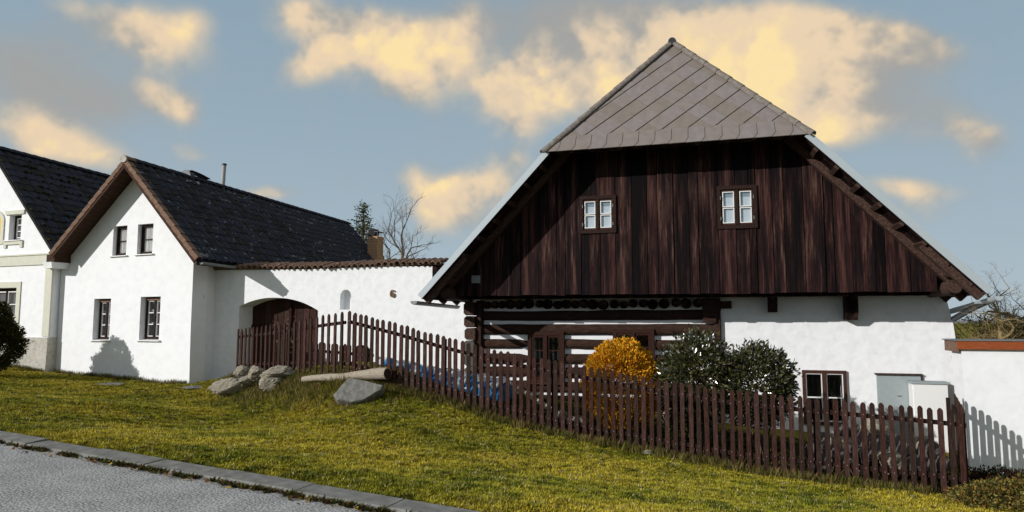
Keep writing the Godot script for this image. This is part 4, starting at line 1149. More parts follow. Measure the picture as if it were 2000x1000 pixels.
# ---------------------------------------------------------------- neighbour house
func build_neighbour() -> void:
	var t := thing("village_house", FN, "pale house with cream trim, stone plinth and steep dark tiled roof", "house")
	var AU := -3.2; var AY := 7.2; var EU := 0.05; var EY := 3.78
	var m := (AY - EY) / (EU - AU)
	var wu := corners(FN, 16, 418, 43, 470); var wlw := corners(FN, -32, 562, 34, 650)
	var ni := corners(FN, -40, 415, 6, 474)
	csg_wall(t, "wall", PackedVector2Array([Vector2(-6.4, -0.4), Vector2(-0.02, -0.4), Vector2(-0.02, EY - 0.05), Vector2(AU, AY - 0.12), Vector2(-6.4, EY - 0.05)]), 0.0, 0.5, [[rect(wu[0], wu[1], wu[2], wu[3]), 0.34], [rect(wlw[0], wlw[1], wlw[2], wlw[3]), 0.34], [arch(ni[0], ni[1], ni[2], ni[3] - 0.28, ni[3]), 0.14]], M.plaster)
	var mb := MB.new()
	mb.prism(arch(ni[0] + 0.001, ni[1], ni[2] - 0.001, ni[3] - 0.28, ni[3]), Transform3D(), -0.13, -0.12); pb("niche_back", mb, M.yellow_paint, t)
	# niche rim
	mb = MB.new()
	var a := arch(ni[0], ni[1], ni[2], ni[3] - 0.28, ni[3], 12); var a2 := arch(ni[0] - 0.13, ni[1] - 0.1, ni[2] + 0.13, ni[3] - 0.26, ni[3] + 0.13, 12)
	for i in range(0, a.size()):
		var j := (i + 1) % a.size()
		mb.prism(PackedVector2Array([a[i], a[j], a2[j], a2[i]]), Transform3D(), -0.01, 0.035)
	pb("niche_rim", mb, M.trim_cream, t)
	window(t, [wu[0] + 0.02, wu[1] + 0.02, wu[2] - 0.02, wu[3] - 0.02], -0.16, {"frame": M.dark_frame, "sash": M.white_paint, "cols": 1, "rows": 3, "ft": 0.06, "st": 0.03, "behind": M.curtain, "folds": true, "gap": 0.10})
	window(t, [wlw[0] + 0.03, wlw[1] + 0.02, wlw[2] - 0.03, wlw[3] - 0.02], -0.16, {"frame": M.dark_frame, "sash": M.white_paint, "cols": 2, "rows": 3, "ft": 0.07, "st": 0.035, "behind": M.lace, "folds": true, "gap": 0.12})
	for w in [wu, wlw]:
		var big: bool = w == wlw
		var e := 0.13
		mb = MB.new()
		if big:
			bars(mb, w[0] - 0.19, w[1] - 0.19, w[2] + 0.19, w[3] + 0.19, 0.185, -0.01, 0.03)
		else:
			mb.box(Vector3(w[0] - 0.16, w[3] + 0.002, -0.01), Vector3(w[2] + 0.16, w[3] + 0.13, 0.05))
			mb.box(Vector3(w[0] - 0.16, w[1] - 0.14, -0.01), Vector3(w[2] + 0.16, w[1] - 0.03, 0.05))
			mb.box(Vector3(w[0] - 0.16, w[1] - 0.24, -0.01), Vector3(w[0] - 0.03, w[1] - 0.142, 0.045))
			mb.box(Vector3(w[2] + 0.03, w[1] - 0.24, -0.01), Vector3(w[2] + 0.16, w[1] - 0.142, 0.045))
		pb("window_surround", mb, M.trim_cream, t)
		mb = MB.new(); mb.box(Vector3(w[0] - e, w[1] - 0.028, -0.15), Vector3(w[2] + e, w[1] - 0.001, 0.085)); pb("sill", mb, M.white_paint, t)
	# cornice band, corner strip, plinth
	mb = MB.new(); mb.box(Vector3(-6.4, 3.30, -0.02), Vector3(0.0, 3.60, 0.045)); mb.box(Vector3(-6.4, 3.603, -0.02), Vector3(0.01, 3.65, 0.075)); pb("cornice", mb, M.trim_cream, t)
	mb = MB.new(); mb.box(Vector3(-0.30, 1.10, -0.02), Vector3(0.005, 3.297, 0.03)); pb("corner_strip", mb, M.trim_cream, t)
	mb = MB.new()
	var nx := 24
	for i in nx:
		for j in 5:
			var P := func(ii: int, jj: int) -> Vector3:
				var uu := -6.4 + 6.41 * ii / nx; var yy := -0.5 + 1.57 * jj / 5.0
				return Vector3(uu, yy, 0.05 + 0.035 * bump_noise.get_noise_2d(uu * 1.4, yy * 1.4 + 30.0) * (1.0 if jj < 5 else 0.4))
			mb.quad(P.call(i, j), P.call(i + 1, j), P.call(i + 1, j + 1), P.call(i, j + 1))
	mb.quad(Vector3(-6.4, 1.07, 0.05), Vector3(0.01, 1.07, 0.05), Vector3(0.01, 1.07, -0.02), Vector3(-6.4, 1.07, -0.02))
	mb.quad(Vector3(0.01, -0.5, 0.08), Vector3(0.01, -0.5, -0.3), Vector3(0.01, 1.07, -0.3), Vector3(0.01, 1.07, 0.05))
	pb("plinth", mb, M.plinth, t)
	mb = MB.new(); mb.box(Vector3(-0.42, -0.4, -9.5), Vector3(-0.02, EY - 0.1, -0.51)); pb("side_wall", mb, M.plaster, t)
	# roof
	var D := Vector3(-0.17, 0, -0.985).normalized()
	var S0 := -0.12; var S1 := 10.0
	var pt := func(u: float, y: float, s: float) -> Vector3: return Vector3(u, y, 0) + D * s
	var b := Vector3(AU - EU, AY - EY, 0); var SL := b.length(); b = b.normalized()
	var nn := D.cross(b).normalized()
	if nn.y < 0: nn = -nn
	mb = MB.new(); slab(mb, [pt.call(EU, EY, S0), pt.call(EU, EY, S1), pt.call(AU, AY, S1), pt.call(AU, AY, S0)], nn, 0.07); pb("roof_deck", mb, M.moss, t)
	mb = MB.new(); slab(mb, [pt.call(2 * AU - EU, EY, S0), pt.call(2 * AU - EU, EY, S1), pt.call(AU, AY, S1), pt.call(AU, AY, S0)], Vector3(-m, 1, 0).normalized(), 0.07); pb("roof_deck", mb, M.tile1, t)
	tile_slope(t, pt.call(EU, EY, S0 + 0.02) - b * 0.03, D, b, 28, 14, 0.36, (SL + 0.02) / 14.0, 0.03, [M.tile1, M.tile1, M.tile2], 300)
	# cushions of moss in the joints
	var moss := MB.new()
	for i in 520:
		var p: Vector3 = pt.call(EU, EY, S0 + rnd(0.0, S1)) + b * (SL * (floor(rnd(0, 14)) + rnd(-0.06, 0.06)) / 14.0) + nn * 0.06
		var r := rnd(0.025, 0.06)
		blob(moss, p, Vector3(r * 1.6, r, r * 0.7), 5, 3, i)
	var mo := pb("moss_cushions", moss, M.moss, t)
	mo.set_meta("kind", "stuff")
	for i in 26:
		mb = MB.new()
		cap_tile(mb, pt.call(AU, AY + 0.02, S0 - 0.02 + i * 0.39), pt.call(AU, AY + 0.02, S0 - 0.02 + i * 0.39 + 0.42), Vector3.UP, 0.13, 0.115, 0.02)
		pb("ridge_tile", mb, M.tile1, t)
	mb = MB.new(); mb.beam(pt.call(EU, EY, S0) - nn * 0.05, pt.call(AU, AY, S0) - nn * 0.05, Vector3(0, 0, 1), 0.03, 0.08); pb("bargeboard", mb, M.tile2, t)

func blob(mb: MB, c: Vector3, r: Vector3, nu: int, nv: int, seed_: int) -> void:
	var P := func(i: int, j: int) -> Vector3:
		var th := TAU * (i % nu) / nu; var ph := PI * j / nv
		var d := Vector3(sin(ph) * cos(th), cos(ph), sin(ph) * sin(th))
		return c + d * r * (1.0 + 0.25 * bump_noise.get_noise_3d(d.x * 3.0 + seed_, d.y * 3.0, d.z * 3.0))
	for j in nv:
		for i in nu:
			if j > 0: mb.quad(P.call(i, j), P.call(i + 1, j), P.call(i + 1, j + 1), P.call(i, j + 1))
			else: mb.tri(P.call(i, 0), P.call(i + 1, 1), P.call(i, 1))

# ---------------------------------------------------------------- gate wall, right wall
func build_walls() -> void:
	var t := thing("courtyard_wall", FG, "high white courtyard wall with arched wooden gate and rough tile coping", "wall")
	var g0 := 0.90; var g1 := 3.47
	var poly := PackedVector2Array([Vector2(-0.3, -0.7), Vector2(8.6, -0.7), Vector2(8.6, 2.35), Vector2(6.85, 2.35), Vector2(6.85, 3.0), Vector2(5.2, 3.03), Vector2(3.2, 3.0), Vector2(1.6, 3.02), Vector2(-0.3, 3.05)])
	var ga := PackedVector2Array([Vector2(g0, -0.8), Vector2(g1, -0.8)])
	for i in 17:
		var q := i / 16.0
		var e := 1.0 - pow(absf(q * 2.0 - 1.0), 2.2)
		ga.append(Vector2(lerpf(g1, g0, q), lerpf(1.86, 1.98, q) + 0.30 * e))
	csg_wall(t, "wall", poly, 0.0, 0.75, [[ga, 1.2], [arch(4.15, 1.88, 4.48, 2.24, 2.42), 0.20]], M.plaster_old)
	var mb := MB.new()
	# wooden gate leaves deep in the arch
	var gate := holder("gate", t)
	var n := 14
	for i in n:
		var a := lerpf(g0 - 0.2, g1 + 0.2, float(i) / n); var b := lerpf(g0 - 0.2, g1 + 0.2, (i + 0.975) / n)
		mb = MB.new()
		mb.bbox(Vector3(a, -0.1, -0.66), Vector3(b, 2.5, -0.60 + rnd(-0.006, 0.006)), 0.01)
		pb("board", mb, M["picket%d" % (i % 3)], gate)
	mb = MB.new(); mb.box(Vector3(g0 - 0.2, 1.35, -0.596), Vector3(g1 + 0.2, 1.47, -0.56)); pb("ledge", mb, M.rail, gate)
	mb = MB.new(); mb.box(Vector3(2.18, -0.1, -0.556), Vector3(2.26, 2.4, -0.53)); pb("closing_strip", mb, M.rail, gate)
	# coping tiles, rough and mossy
	var u := -0.05
	var k := 0
	while u < 7.0:
		mb = MB.new()
		var tw := rnd(0.15, 0.21)
		var top := 3.03 + 0.02 * sin(u * 1.3)
		cap_tile(mb, Vector3(u + tw * 0.5, top + 0.0 + rnd(-0.015, 0.01), 0.14 + rnd(-0.03, 0.02)), Vector3(u + tw * 0.5, top + 0.14, -0.45), Vector3.UP, tw * 0.56, tw * 0.5, 0.03)
		blob(mb, Vector3(u + tw * 0.5 + rnd(-0.03, 0.03), top + 0.075 + rnd(-0.02, 0.03), rnd(-0.1, 0.1)), Vector3(tw * 0.45, rnd(0.03, 0.06), 0.1), 7, 4, k)
		pb("coping_tile", mb, M.tile_brown, t)
		u += tw * 0.97; k += 1
	mb = MB.new(); mb.box(Vector3(-0.3, 3.035, -0.78), Vector3(7.05, 3.09, 0.055)); pb("coping_bed", mb, M.tile_brown, t)
	mb = MB.new(); mb.box(Vector3(6.86, 2.75, -0.6), Vector3(6.98, 3.03, 0.0)); pb("beam_end", mb, M.dark_wood, t)
	# house number
	var six := hit(FG, 767, 573.5)
	var sn := thing("house_number", FG * Transform3D(Basis(), Vector3(six.x, six.y - 0.1, 0.0)), "bronze house number 6 on the white courtyard wall", "house number")
	var tm := TextMesh.new()
	tm.text = "6"
	var sf := SystemFont.new()
	sf.font_names = PackedStringArray(["Droid Serif"])
	sf.font_weight = 700
	tm.font = sf
	tm.font_size = 64
	tm.pixel_size = 0.0042
	tm.depth = 0.03
	var nm := part("numeral", tm, M.brass, sn)
	nm.position = Vector3(0, 0.1, 0.035)
	# boundary wall at the right with a red-brown board on top
	var r := thing("garden_wall", FR, "white garden wall with red-brown wooden coping board", "wall")
	csg_wall(r, "wall", PackedVector2Array([Vector2(-0.02, -2.0), Vector2(9.0, -2.2), Vector2(9.0, 1.12), Vector2(-0.05, 1.10)]), 0.0, 0.5, [], M.plaster)
	mb = MB.new(); mb.bbox(Vector3(-0.13, 1.105, 0.04), Vector3(9.0, 1.245, 0.075), 0.004); pb("coping_board", mb, M.cap_wood, r)
	mb = MB.new(); mb.box(Vector3(-0.13, 1.06, -0.60), Vector3(-0.10, 1.245, 0.037)); pb("coping_end", mb, M.verge, r)
	mb = MB.new(); mb.box(Vector3(-0.16, 1.248, -0.62), Vector3(9.0, 1.268, 0.095)); pb("coping_sheet", mb, M.zinc, r)

# ---------------------------------------------------------------- fences
var nail_mesh: BoxMesh
func picket(mb: MB, f: Transform3D, u: float, y0: float, y1: float, w: float, wd: float, lean: float) -> void:
	var h := wd * 0.5
	var pl := PackedVector2Array([Vector2(u - h, y0), Vector2(u + h, y0), Vector2(u + h + lean, y1 - h * 1.1), Vector2(u + h * 0.55 + lean, y1 - h * 0.35), Vector2(u + lean, y1), Vector2(u - h * 0.55 + lean, y1 - h * 0.35), Vector2(u - h + lean, y1 - h * 1.1)])
	mb.prism(pl, f, w, w + 0.024)
func lerp_list(l: Array, x: float) -> float:
	for i in l.size() - 1:
		if x <= l[i + 1][0] or i == l.size() - 2:
			return lerpf(l[i][1], l[i + 1][1], (x - l[i][0]) / (l[i + 1][0] - l[i][0]))
	return 0.0
func fence_run(t: Node3D, f: Transform3D, tops: Array, bots: Array, u0: float, u1: float, gap: float, wd: float, posts: Array) -> void:
	# f is the run's frame in the world; t stands at the origin
	var inv := f
	var u := u0
	while u <= u1 + 0.001:
		var y1 := lerp_list(tops, u) + rnd(-0.012, 0.012); var y0 := lerp_list(bots, u) + rnd(-0.02, 0.02)
		var mb := MB.new()
		picket(mb, inv, u + rnd(-0.006, 0.006), y0, y1, rnd(0.0, 0.004), wd * rnd(0.94, 1.06), rnd(-0.012, 0.012))
		var o := pb("picket", mb, M["picket%d" % rng.randi_range(0, 2)], t)
		for q in [y1 - 0.20, y0 + 0.22]:
			var nl := part("nail", nail_mesh, M.nail, o)
			nl.transform = inv * Transform3D(Basis(), Vector3(u + rnd(-0.006, 0.008), q + rnd(-0.02, 0.02), 0.0275))
		u += gap
	for lv in 2:
		var step := 1.0
		var s := u0 - 0.05
		while s < u1:
			var e := minf(s + step, u1 + 0.05)
			var ya := (lerp_list(tops, s) - 0.21) if lv == 0 else (lerp_list(bots, s) + 0.22)
			var yb := (lerp_list(tops, e) - 0.21) if lv == 0 else (lerp_list(bots, e) + 0.22)
			var mb := MB.new()
			mb.beam(inv * Vector3(s, ya, -0.023), inv * Vector3(e - 0.003, yb, -0.023), f.basis.z, 0.04, 0.065)
			pb("rail", mb, M.rail, t)
			s = e
	for p in posts:
		var mb := MB.new()
		var yt := lerp_list(tops, p) - 0.06; var yb := lerp_list(bots, p) - 0.5
		var a := inv * Vector3(p, 0, -0.09)
		mb.beam(Vector3(a.x, yb, a.z), Vector3(a.x, yt, a.z), f.basis.x, 0.06, 0.06)
		pb("post", mb, M.rail, t)
func px_list(f: Transform3D, pts: Array) -> Array:
	var l := []
	for q in pts:
		var h := hit(f, q[0], q[1])
		l.append([h.x, h.y])
	return l
func build_fences() -> void:
	var t := thing("picket_fence", Transform3D(), "long dark brown picket fence climbing the slope in front of the houses", "fence")
	var tops := px_list(FF, [[682.7, 607.5], [735, 621], [781, 632], [825.6, 645.6], [873, 658], [907, 666], [945, 677], [997, 688], [1065, 700], [1150, 715], [1223.5, 729.6], [1297, 740.7], [1374.6, 754], [1451, 762], [1515.7, 768.6], [1566, 774], [1633, 779], [1720, 787.5], [1808, 794], [1880, 802]])
	var bots := px_list(FF, [[682, 733], [780, 760], [885, 785], [933, 799], [970, 814], [1010, 828], [1065, 840], [1193, 868], [1268, 882], [1330, 892], [1391, 907], [1453.6, 915], [1518, 922.7], [1600.8, 934.7], [1674, 942.5], [1761.8, 952.6], [1851.5, 962], [1888, 968]])
	var ue: float = hit(FF, 1883, 880).x
	fence_run(t, FF, tops, bots, 0.0, ue, 0.1262, 0.07, [0.06, 2.0, 4.1, 6.2, 8.3, ue - 0.12])
	var tl := px_list(FL, [[465, 643], [510, 637], [560, 629], [600, 621], [640, 614], [682, 607.5]])
	var bl := px_list(FL, [[458, 731], [510, 728], [560, 728], [600, 728], [640, 731], [682, 733]])
	var u0: float = hit(FL, 465, 690).x
	var gap := (0.0 - u0) / 22.0
	fence_run(t, FL, tl, bl, u0, -gap * 0.9, gap, 0.105, [u0 - 0.03, u0 * 0.5])
	# return from the right end back to the garden wall
	var p0 := FF * Vector3(ue + 0.02, 0, -0.02)
	var p1 := FR * Vector3(-0.22, 0, 0.05)
	var d := p1 - p0
	var L := Vector2(d.x, d.z).length()
	var fr := frame(p0, rad_to_deg(atan2(d.z, d.x)))
	var t2 := thing("side_fence", Transform3D(), "short brown picket fence turning back to the white garden wall", "fence")
	var ya: float = lerp_list(tops, ue); var yb: float = lerp_list(bots, ue)
	fence_run(t2, fr, [[0.0, ya], [L, ya + 0.05]], [[0.0, yb], [L, yb]], 0.1, L, 0.145, 0.075, [L - 0.05])
	# lower fence panel inside the yard, near the gate
	var q0 := at_depth(605, 735, 16.4); var q1 := at_depth(724, 735, 15.6)
	var fi := frame(q0, rad_to_deg(atan2((q1 - q0).z, (q1 - q0).x)))
	var Li := Vector2((q1 - q0).x, (q1 - q0).z).length()
	var t3 := thing("low_fence", Transform3D(), "low brown picket fence panel standing inside the yard before the gate", "fence")
	fence_run(t3, fi, [[0.0, 1.10], [Li, 1.02]], [[0.0, 0.32], [Li, 0.22]], 0.05, Li, 0.125, 0.085, [0.1, Li - 0.1])

# ---------------------------------------------------------------- stones
func rock_mesh(seed_: int, nu := 30, nv := 20, planes := 16, rough := 0.10, squash := Vector3.ONE) -> ArrayMesh:
	var r := RandomNumberGenerator.new()
	r.seed = seed_
	var pn := []
	for i in planes:
		pn.append([Vector3(r.randfn(), r.randfn(), r.randfn()).normalized(), r.randf_range(0.62, 0.95)])
	var pts := []
	for j in nv + 1:
		var row := PackedVector3Array()
		for i in nu:
			var th := TAU * i / nu; var ph := PI * j / nv
			var d := Vector3(sin(ph) * cos(th), cos(ph), sin(ph) * sin(th))
			var rad := 1.0
			for p in pn:
				var k: float = d.dot(p[0])
				if k > 0.05: rad = minf(rad, p[1] / k)
			rad *= 1.0 + rough * bump_noise.get_noise_3d(d.x * 4.0 + seed_ * 7.0, d.y * 4.0, d.z * 4.0) + rough * 0.6 * bump_noise.get_noise_3d(d.x * 9.0 + seed_ * 7.0, d.y * 13.0, d.z * 9.0)
			row.append(d * rad * squash)
		pts.append(row)
	var mb := MB.new()
	for j in nv:
		for i in nu:
			var k := (i + 1) % nu
			if j > 0: mb.tri(pts[j][i], pts[j][k], pts[j + 1][k])
			if j < nv - 1: mb.tri(pts[j][i], pts[j + 1][k], pts[j + 1][i])
	return mb.mesh()
func stone(called: String, me: Mesh, m: Material, pos: Vector3, size: Vector3, turn: float, tilt: float, label: String, group := "") -> void:
	var o := part(called, me, m)
	o.transform = Transform3D(Basis(Vector3.UP, turn) * Basis(Vector3(0, 0, 1), tilt) * Basis.from_scale(size), pos)
	tag(o, label, "stone", group)
func build_stones() -> void:
	var R := []
	for i in 8: R.append(rock_mesh(100 + i * 3))
	# by the left end of the fence: px, py of centre, depth, half sizes
	var S := [
		[455, 757, 16.9, 0.46, 0.20, 0.32, 0.1, 0.05, "pale rounded boulder half sunk in the grass beside the courtyard wall"],
		[474, 728, 17.2, 0.20, 0.17, 0.2, 0.5, 0.2, "small pale stone leaning on the fence's end pickets"],
		[501, 731, 16.6, 0.22, 0.20, 0.22, 1.2, -0.1, "layered tan stone standing upright before the pickets"],
		[540, 730, 15.6, 0.36, 0.15, 0.28, 0.2, 0.05, "flat mossy stone lying on top of the rock pile"],
		[528, 749, 15.4, 0.24, 0.17, 0.22, 2.0, 0.0, "cracked pale stone propping up a flat mossy stone"],
		[486, 742, 16.7, 0.26, 0.10, 0.2, 0.8, 0.1, "low tan stone between the boulder and the rock pile"]]
	for i in S.size():
		var q: Array = S[i]
		stone("boulder", R[i], M.stone, at_depth(q[0], q[1], q[2]), Vector3(q[3], q[4], q[5]) * 1.2, q[6], q[7], q[8])
	# big grey slab leaning on the bank: traced outline with thickness
	var c := at_depth(700, 758, 12.55)
	var out := PackedVector2Array()
	for q in [[652, 769], [677, 738], [700, 741], [749, 752], [746, 760], [712, 780], [690, 783], [662, 779]]:
		var w := at_depth(q[0], q[1], 12.55)
		out.append(Vector2(w.x - c.x, (w.y - c.y)))
	var mb := MB.new()
	# the slab's face leans back 40 degrees
	var lean := Basis(Vector3.RIGHT, -0.62)
	var big := PackedVector2Array()
	for q in out: big.append(Vector2(q.x, q.y * 1.22))
	var n := big.size()
	var T := Transform3D(lean, Vector3.ZERO)
	var ctr := Vector2.ZERO
	for q in big: ctr += q / n
	var zf := func(q: Vector2, k: float) -> Vector3:
		return T * Vector3(q.x, q.y, k + 0.006 * bump_noise.get_noise_2d(q.x * 6.0, q.y * 6.0))
	for i in n:
		var a := big[i]; var b := big[(i + 1) % n]
		for sub in 4:
			var p := a.lerp(b, sub / 4.0); var q := a.lerp(b, (sub + 1) / 4.0)
			p += (p - ctr) * 0.04 * bump_noise.get_noise_2d(p.x * 9.0, p.y * 9.0); q += (q - ctr) * 0.04 * bump_noise.get_noise_2d(q.x * 9.0, q.y * 9.0)
			var pi2 := ctr + (p - ctr) * 0.94; var qi := ctr + (q - ctr) * 0.94
			var pm := ctr + (p - ctr) * 0.5; var qm := ctr + (q - ctr) * 0.5
			mb.quad(zf.call(qm, 0.0), zf.call(pm, 0.0), zf.call(pi2, 0.0), zf.call(qi, 0.0))
			mb.tri(zf.call(ctr, 0.0), zf.call(qm, 0.0), zf.call(pm, 0.0))
			mb.quad(zf.call(qi, 0.0), zf.call(pi2, 0.0), zf.call(p, -0.025), zf.call(q, -0.025))
			mb.quad(zf.call(q, -0.025), zf.call(p, -0.025), zf.call(p, -0.20), zf.call(q, -0.20))
	var sl := pb("stone_slab", mb, M.stone_grey)
	sl.position = c
	tag(sl, "large flat angular grey slab of rock leaning on the bank", "stone")
	# small stones in the lawn and at the fence foot
	for q in [[627, 893, 0.05, "small white stone lying in the lawn", ""], [1264, 889, 0.09, "pale tan stone at the foot of the picket fence", ""], [292, 746, 0.10, "small grey stone against the white cottage wall", ""]]:
		var p := ground_hit(q[0], q[1])
		stone("small_stone", R[3], M.stone, p + Vector3(0, q[2] * 0.25, 0), Vector3(q[2] * 1.2, q[2] * 0.7, q[2]), 0.4, 0.0, q[3])
	# stepping slabs in the lawn by the cottage
	for q in [[213, 751, 0.45, "flat stone slab flush with the lawn before the cottage windows"], [385, 757, 0.4, "flat stone slab at the cottage corner by the courtyard wall"]]:
		var p := ground_hit(q[0], q[1])
		stone("paving_slab", R[6], M.stone_grey, p - Vector3(0, 0.012, 0), Vector3(q[2], 0.06, q[2] * 0.6), 0.3, 0.0, q[3])
	# heap of dark stones behind the right part of the fence
	var k := 0
	var heap := [[1592, 880, 0.16], [1610, 862, 0.2], [1640, 868, 0.22], [1655, 845, 0.24], [1668, 880, 0.2], [1690, 862, 0.2], [1715, 848, 0.24], [1728, 880, 0.22], [1745, 862, 0.18], [1765, 885, 0.2], [1790, 875, 0.2], [1815, 888, 0.2], [1700, 895, 0.2], [1640, 900, 0.2], [1745, 905, 0.2], [1600, 905, 0.18], [1790, 910, 0.18], [1835, 905, 0.16], [1670, 915, 0.16]]
	for q in heap:
		var z: float = 11.15 + (915 - q[1]) * 0.011 - (q[0] - 1700) * 0.0035
		stone("heap_stone", R[k % 8], M.stone_dark if k % 4 != 2 else M.stone, at_depth(q[0], q[1], z), Vector3(q[2] * rnd(1.0, 1.6), q[2] * rnd(0.75, 1.15), q[2] * rnd(0.9, 1.3)), rnd(0, TAU), rnd(-0.9, 0.9), "rough dark stone in the heap between picket fence and white wall", "stones heaped behind the picket fence")
		k += 1
	# rockery edging under the shrubs
	for q in [[1095, 812, 0.14], [1125, 822, 0.16], [1300, 812, 0.18], [1345, 838, 0.15], [1380, 825, 0.2], [1250, 815, 0.14], [1365, 860, 0.14]]:
		stone("rockery_stone", R[k % 8], M.stone, at_depth(q[0], q[1], 12.9 - (q[0] - 1100) * 0.0022), Vector3(q[2] * 1.2, q[2] * 0.8, q[2]), rnd(0, TAU), rnd(-0.2, 0.2), "tan rockery stone under the garden shrubs behind the fence", "rockery stones under the shrubs")
		k += 1
func ground_hit(px: float, py: float) -> Vector3:
	var d := ray(px, py)
	var s := 3.0
	var p := EYE + d * s
	while s < 60.0:
		p = EYE + d * s
		if p.y < gy(p.x, p.z): break
		s += 0.03
	return Vector3(p.x, gy(p.x, p.z), p.z)

# ---------------------------------------------------------------- plants
func leaf(mb: MB, p: Vector3, dir: Vector3, nrm: Vector3, L: float, w: float) -> void:
	var sd := dir.cross(nrm).normalized() * w
	var tip := p + dir * L - nrm * L * 0.08
	var m := p + dir * L * 0.5
	mb.tri(p, m + sd, tip); mb.tri(p, tip, m - sd)
func crown(mb: MB, c: Vector3, r: Vector3, count: int, L: float, w: float, cols: Array, lump: float, seed_: int, spiky := 0.6, shell := 0.55, cut := -2.0) -> void:
	var g := RandomNumberGenerator.new()
	g.seed = seed_
	var made := 0
	while made < count:
		var d := Vector3(g.randfn(), g.randfn(), g.randfn()).normalized()
		if d.y < cut: continue
		var rad := 1.0 + lump * bump_noise.get_noise_3d(d.x * 2.2 + seed_, d.y * 2.2, d.z * 2.2) + lump * 0.7 * bump_noise.get_noise_3d(d.x * 6.0 + seed_, d.y * 6.0, d.z * 6.0)
		var s := shell + (1.0 - shell) * pow(g.randf(), 0.45)
		var p := c + d * r * rad * s
		var dir := (d * spiky + Vector3(g.randfn(), g.randfn(), g.randfn()).normalized() * (1.0 - spiky) + Vector3(0, 0.12, 0)).normalized()
		var nn := (d + Vector3(g.randfn(), g.randfn(), g.randfn()) * 0.7).normalized()
		nn = (nn - dir * nn.dot(dir)).normalized()
		var k: Color = cols[g.randi_range(0, cols.size() - 1)]
		mb.col = k * g.randf_range(0.75, 1.2)
		leaf(mb, p, dir, nn, L * g.randf_range(0.7, 1.25), w * g.randf_range(0.8, 1.2))
		made += 1
	mb.col = Color.WHITE
func stems(mb: MB, base: Vector3, c: Vector3, r: Vector3, n: int, rad: float, seed_: int) -> void:
	var g := RandomNumberGenerator.new()
	g.seed = seed_
	for i in n:
		var e := c + Vector3(g.randf_range(-0.7, 0.7) * r.x, g.randf_range(-0.1, 0.6) * r.y, g.randf_range(-0.7, 0.7) * r.z)
		var m := base.lerp(e, 0.45) + Vector3(g.randf_range(-0.08, 0.08), 0, g.randf_range(-0.08, 0.08))
		mb.tube(PackedVector3Array([base + Vector3(g.randf_range(-0.06, 0.06), 0, g.randf_range(-0.06, 0.06)), m, e]), PackedFloat32Array([rad, rad * 0.7, rad * 0.3]), 6)
func shrub(called: String, label: String, px: float, py: float, z: float, r: Vector3, count: int, L: float, w: float, cols: Array, m: Material, lump: float, seed_: int, spiky: float, shell: float, cut := -2.0) -> void:
	var c := at_depth(px, py, z)
	var base := Vector3(c.x, gy(c.x, c.z) - 0.02, c.z)
	var t := thing(called, Transform3D(Basis(), base), label, "shrub")
	var mb := MB.new()
	crown(mb, c - base, r, count, L, w, cols, lump, seed_, spiky, shell, cut)
	pb("foliage", mb, m, t)
	mb = MB.new()
	stems(mb, Vector3(0, -0.1, 0), c - base, r, 9, 0.022, seed_)
	pb("stems", mb, M.bark, t)
func branch(mb: MB, p: Vector3, d: Vector3, len_: float, rad: float, depth: int, g: RandomNumberGenerator, spread: float, up: float, twig: MB) -> void:
	var pts := PackedVector3Array([p]); var rr := PackedFloat32Array([rad])
	var n := 4
	var q := p
	var dir := d
	for i in n:
		dir = (dir + Vector3(g.randfn(), g.randfn(), g.randfn()) * 0.17 + Vector3(0, up, 0)).normalized()
		q += dir * len_ / n
		pts.append(q); rr.append(rad * (1.0 - 0.34 * (i + 1.0) / n))
	(mb if depth > 1 else twig).tube(pts, rr, 7 if depth > 2 else (5 if depth > 1 else 3), false)
	if depth == 0: return
	var kids := g.randi_range(2, 4) if depth > 1 else g.randi_range(3, 5)
	for k in kids:
		var at := g.randf_range(0.35, 1.0) if k > 0 else 1.0
		var idx := clampi(int(at * n), 1, n)
		var side := Vector3(g.randfn(), g.randfn() * 0.6, g.randfn()).normalized()
		var nd := (dir * (1.0 - spread) + side * spread).normalized()
		branch(mb, pts[idx], nd, len_ * g.randf_range(0.55, 0.85), rr[idx] * (0.8 if k == 0 else 0.62), depth - 1, g, spread, up, twig)
func bare_tree(called: String, label: String, base: Vector3, h: float, rad: float, depth: int, seed_: int, spread: float, up: float, m: Material, group := "", lean := Vector3.ZERO, stem := 0.0) -> void:
	var g := RandomNumberGenerator.new()
	g.seed = seed_
	var t := thing(called, Transform3D(Basis(), base), label, "tree", group)
	var mb := MB.new(); var tw := MB.new()
	var top := Vector3(0, -0.1, 0)
	if stem > 0.0:
		top = (Vector3.UP + lean * 0.5).normalized() * stem
		mb.tube(PackedVector3Array([Vector3(0, -0.2, 0), top * 0.5 + Vector3(0.02, 0, 0.03), top]), PackedFloat32Array([rad * 1.35, rad * 1.15, rad]), 8, false)
	branch(mb, top, (Vector3.UP + lean).normalized(), h, rad, depth, g, spread, up, tw)
	pb("trunk", mb, m, t)
	pb("crown", tw, m, t)
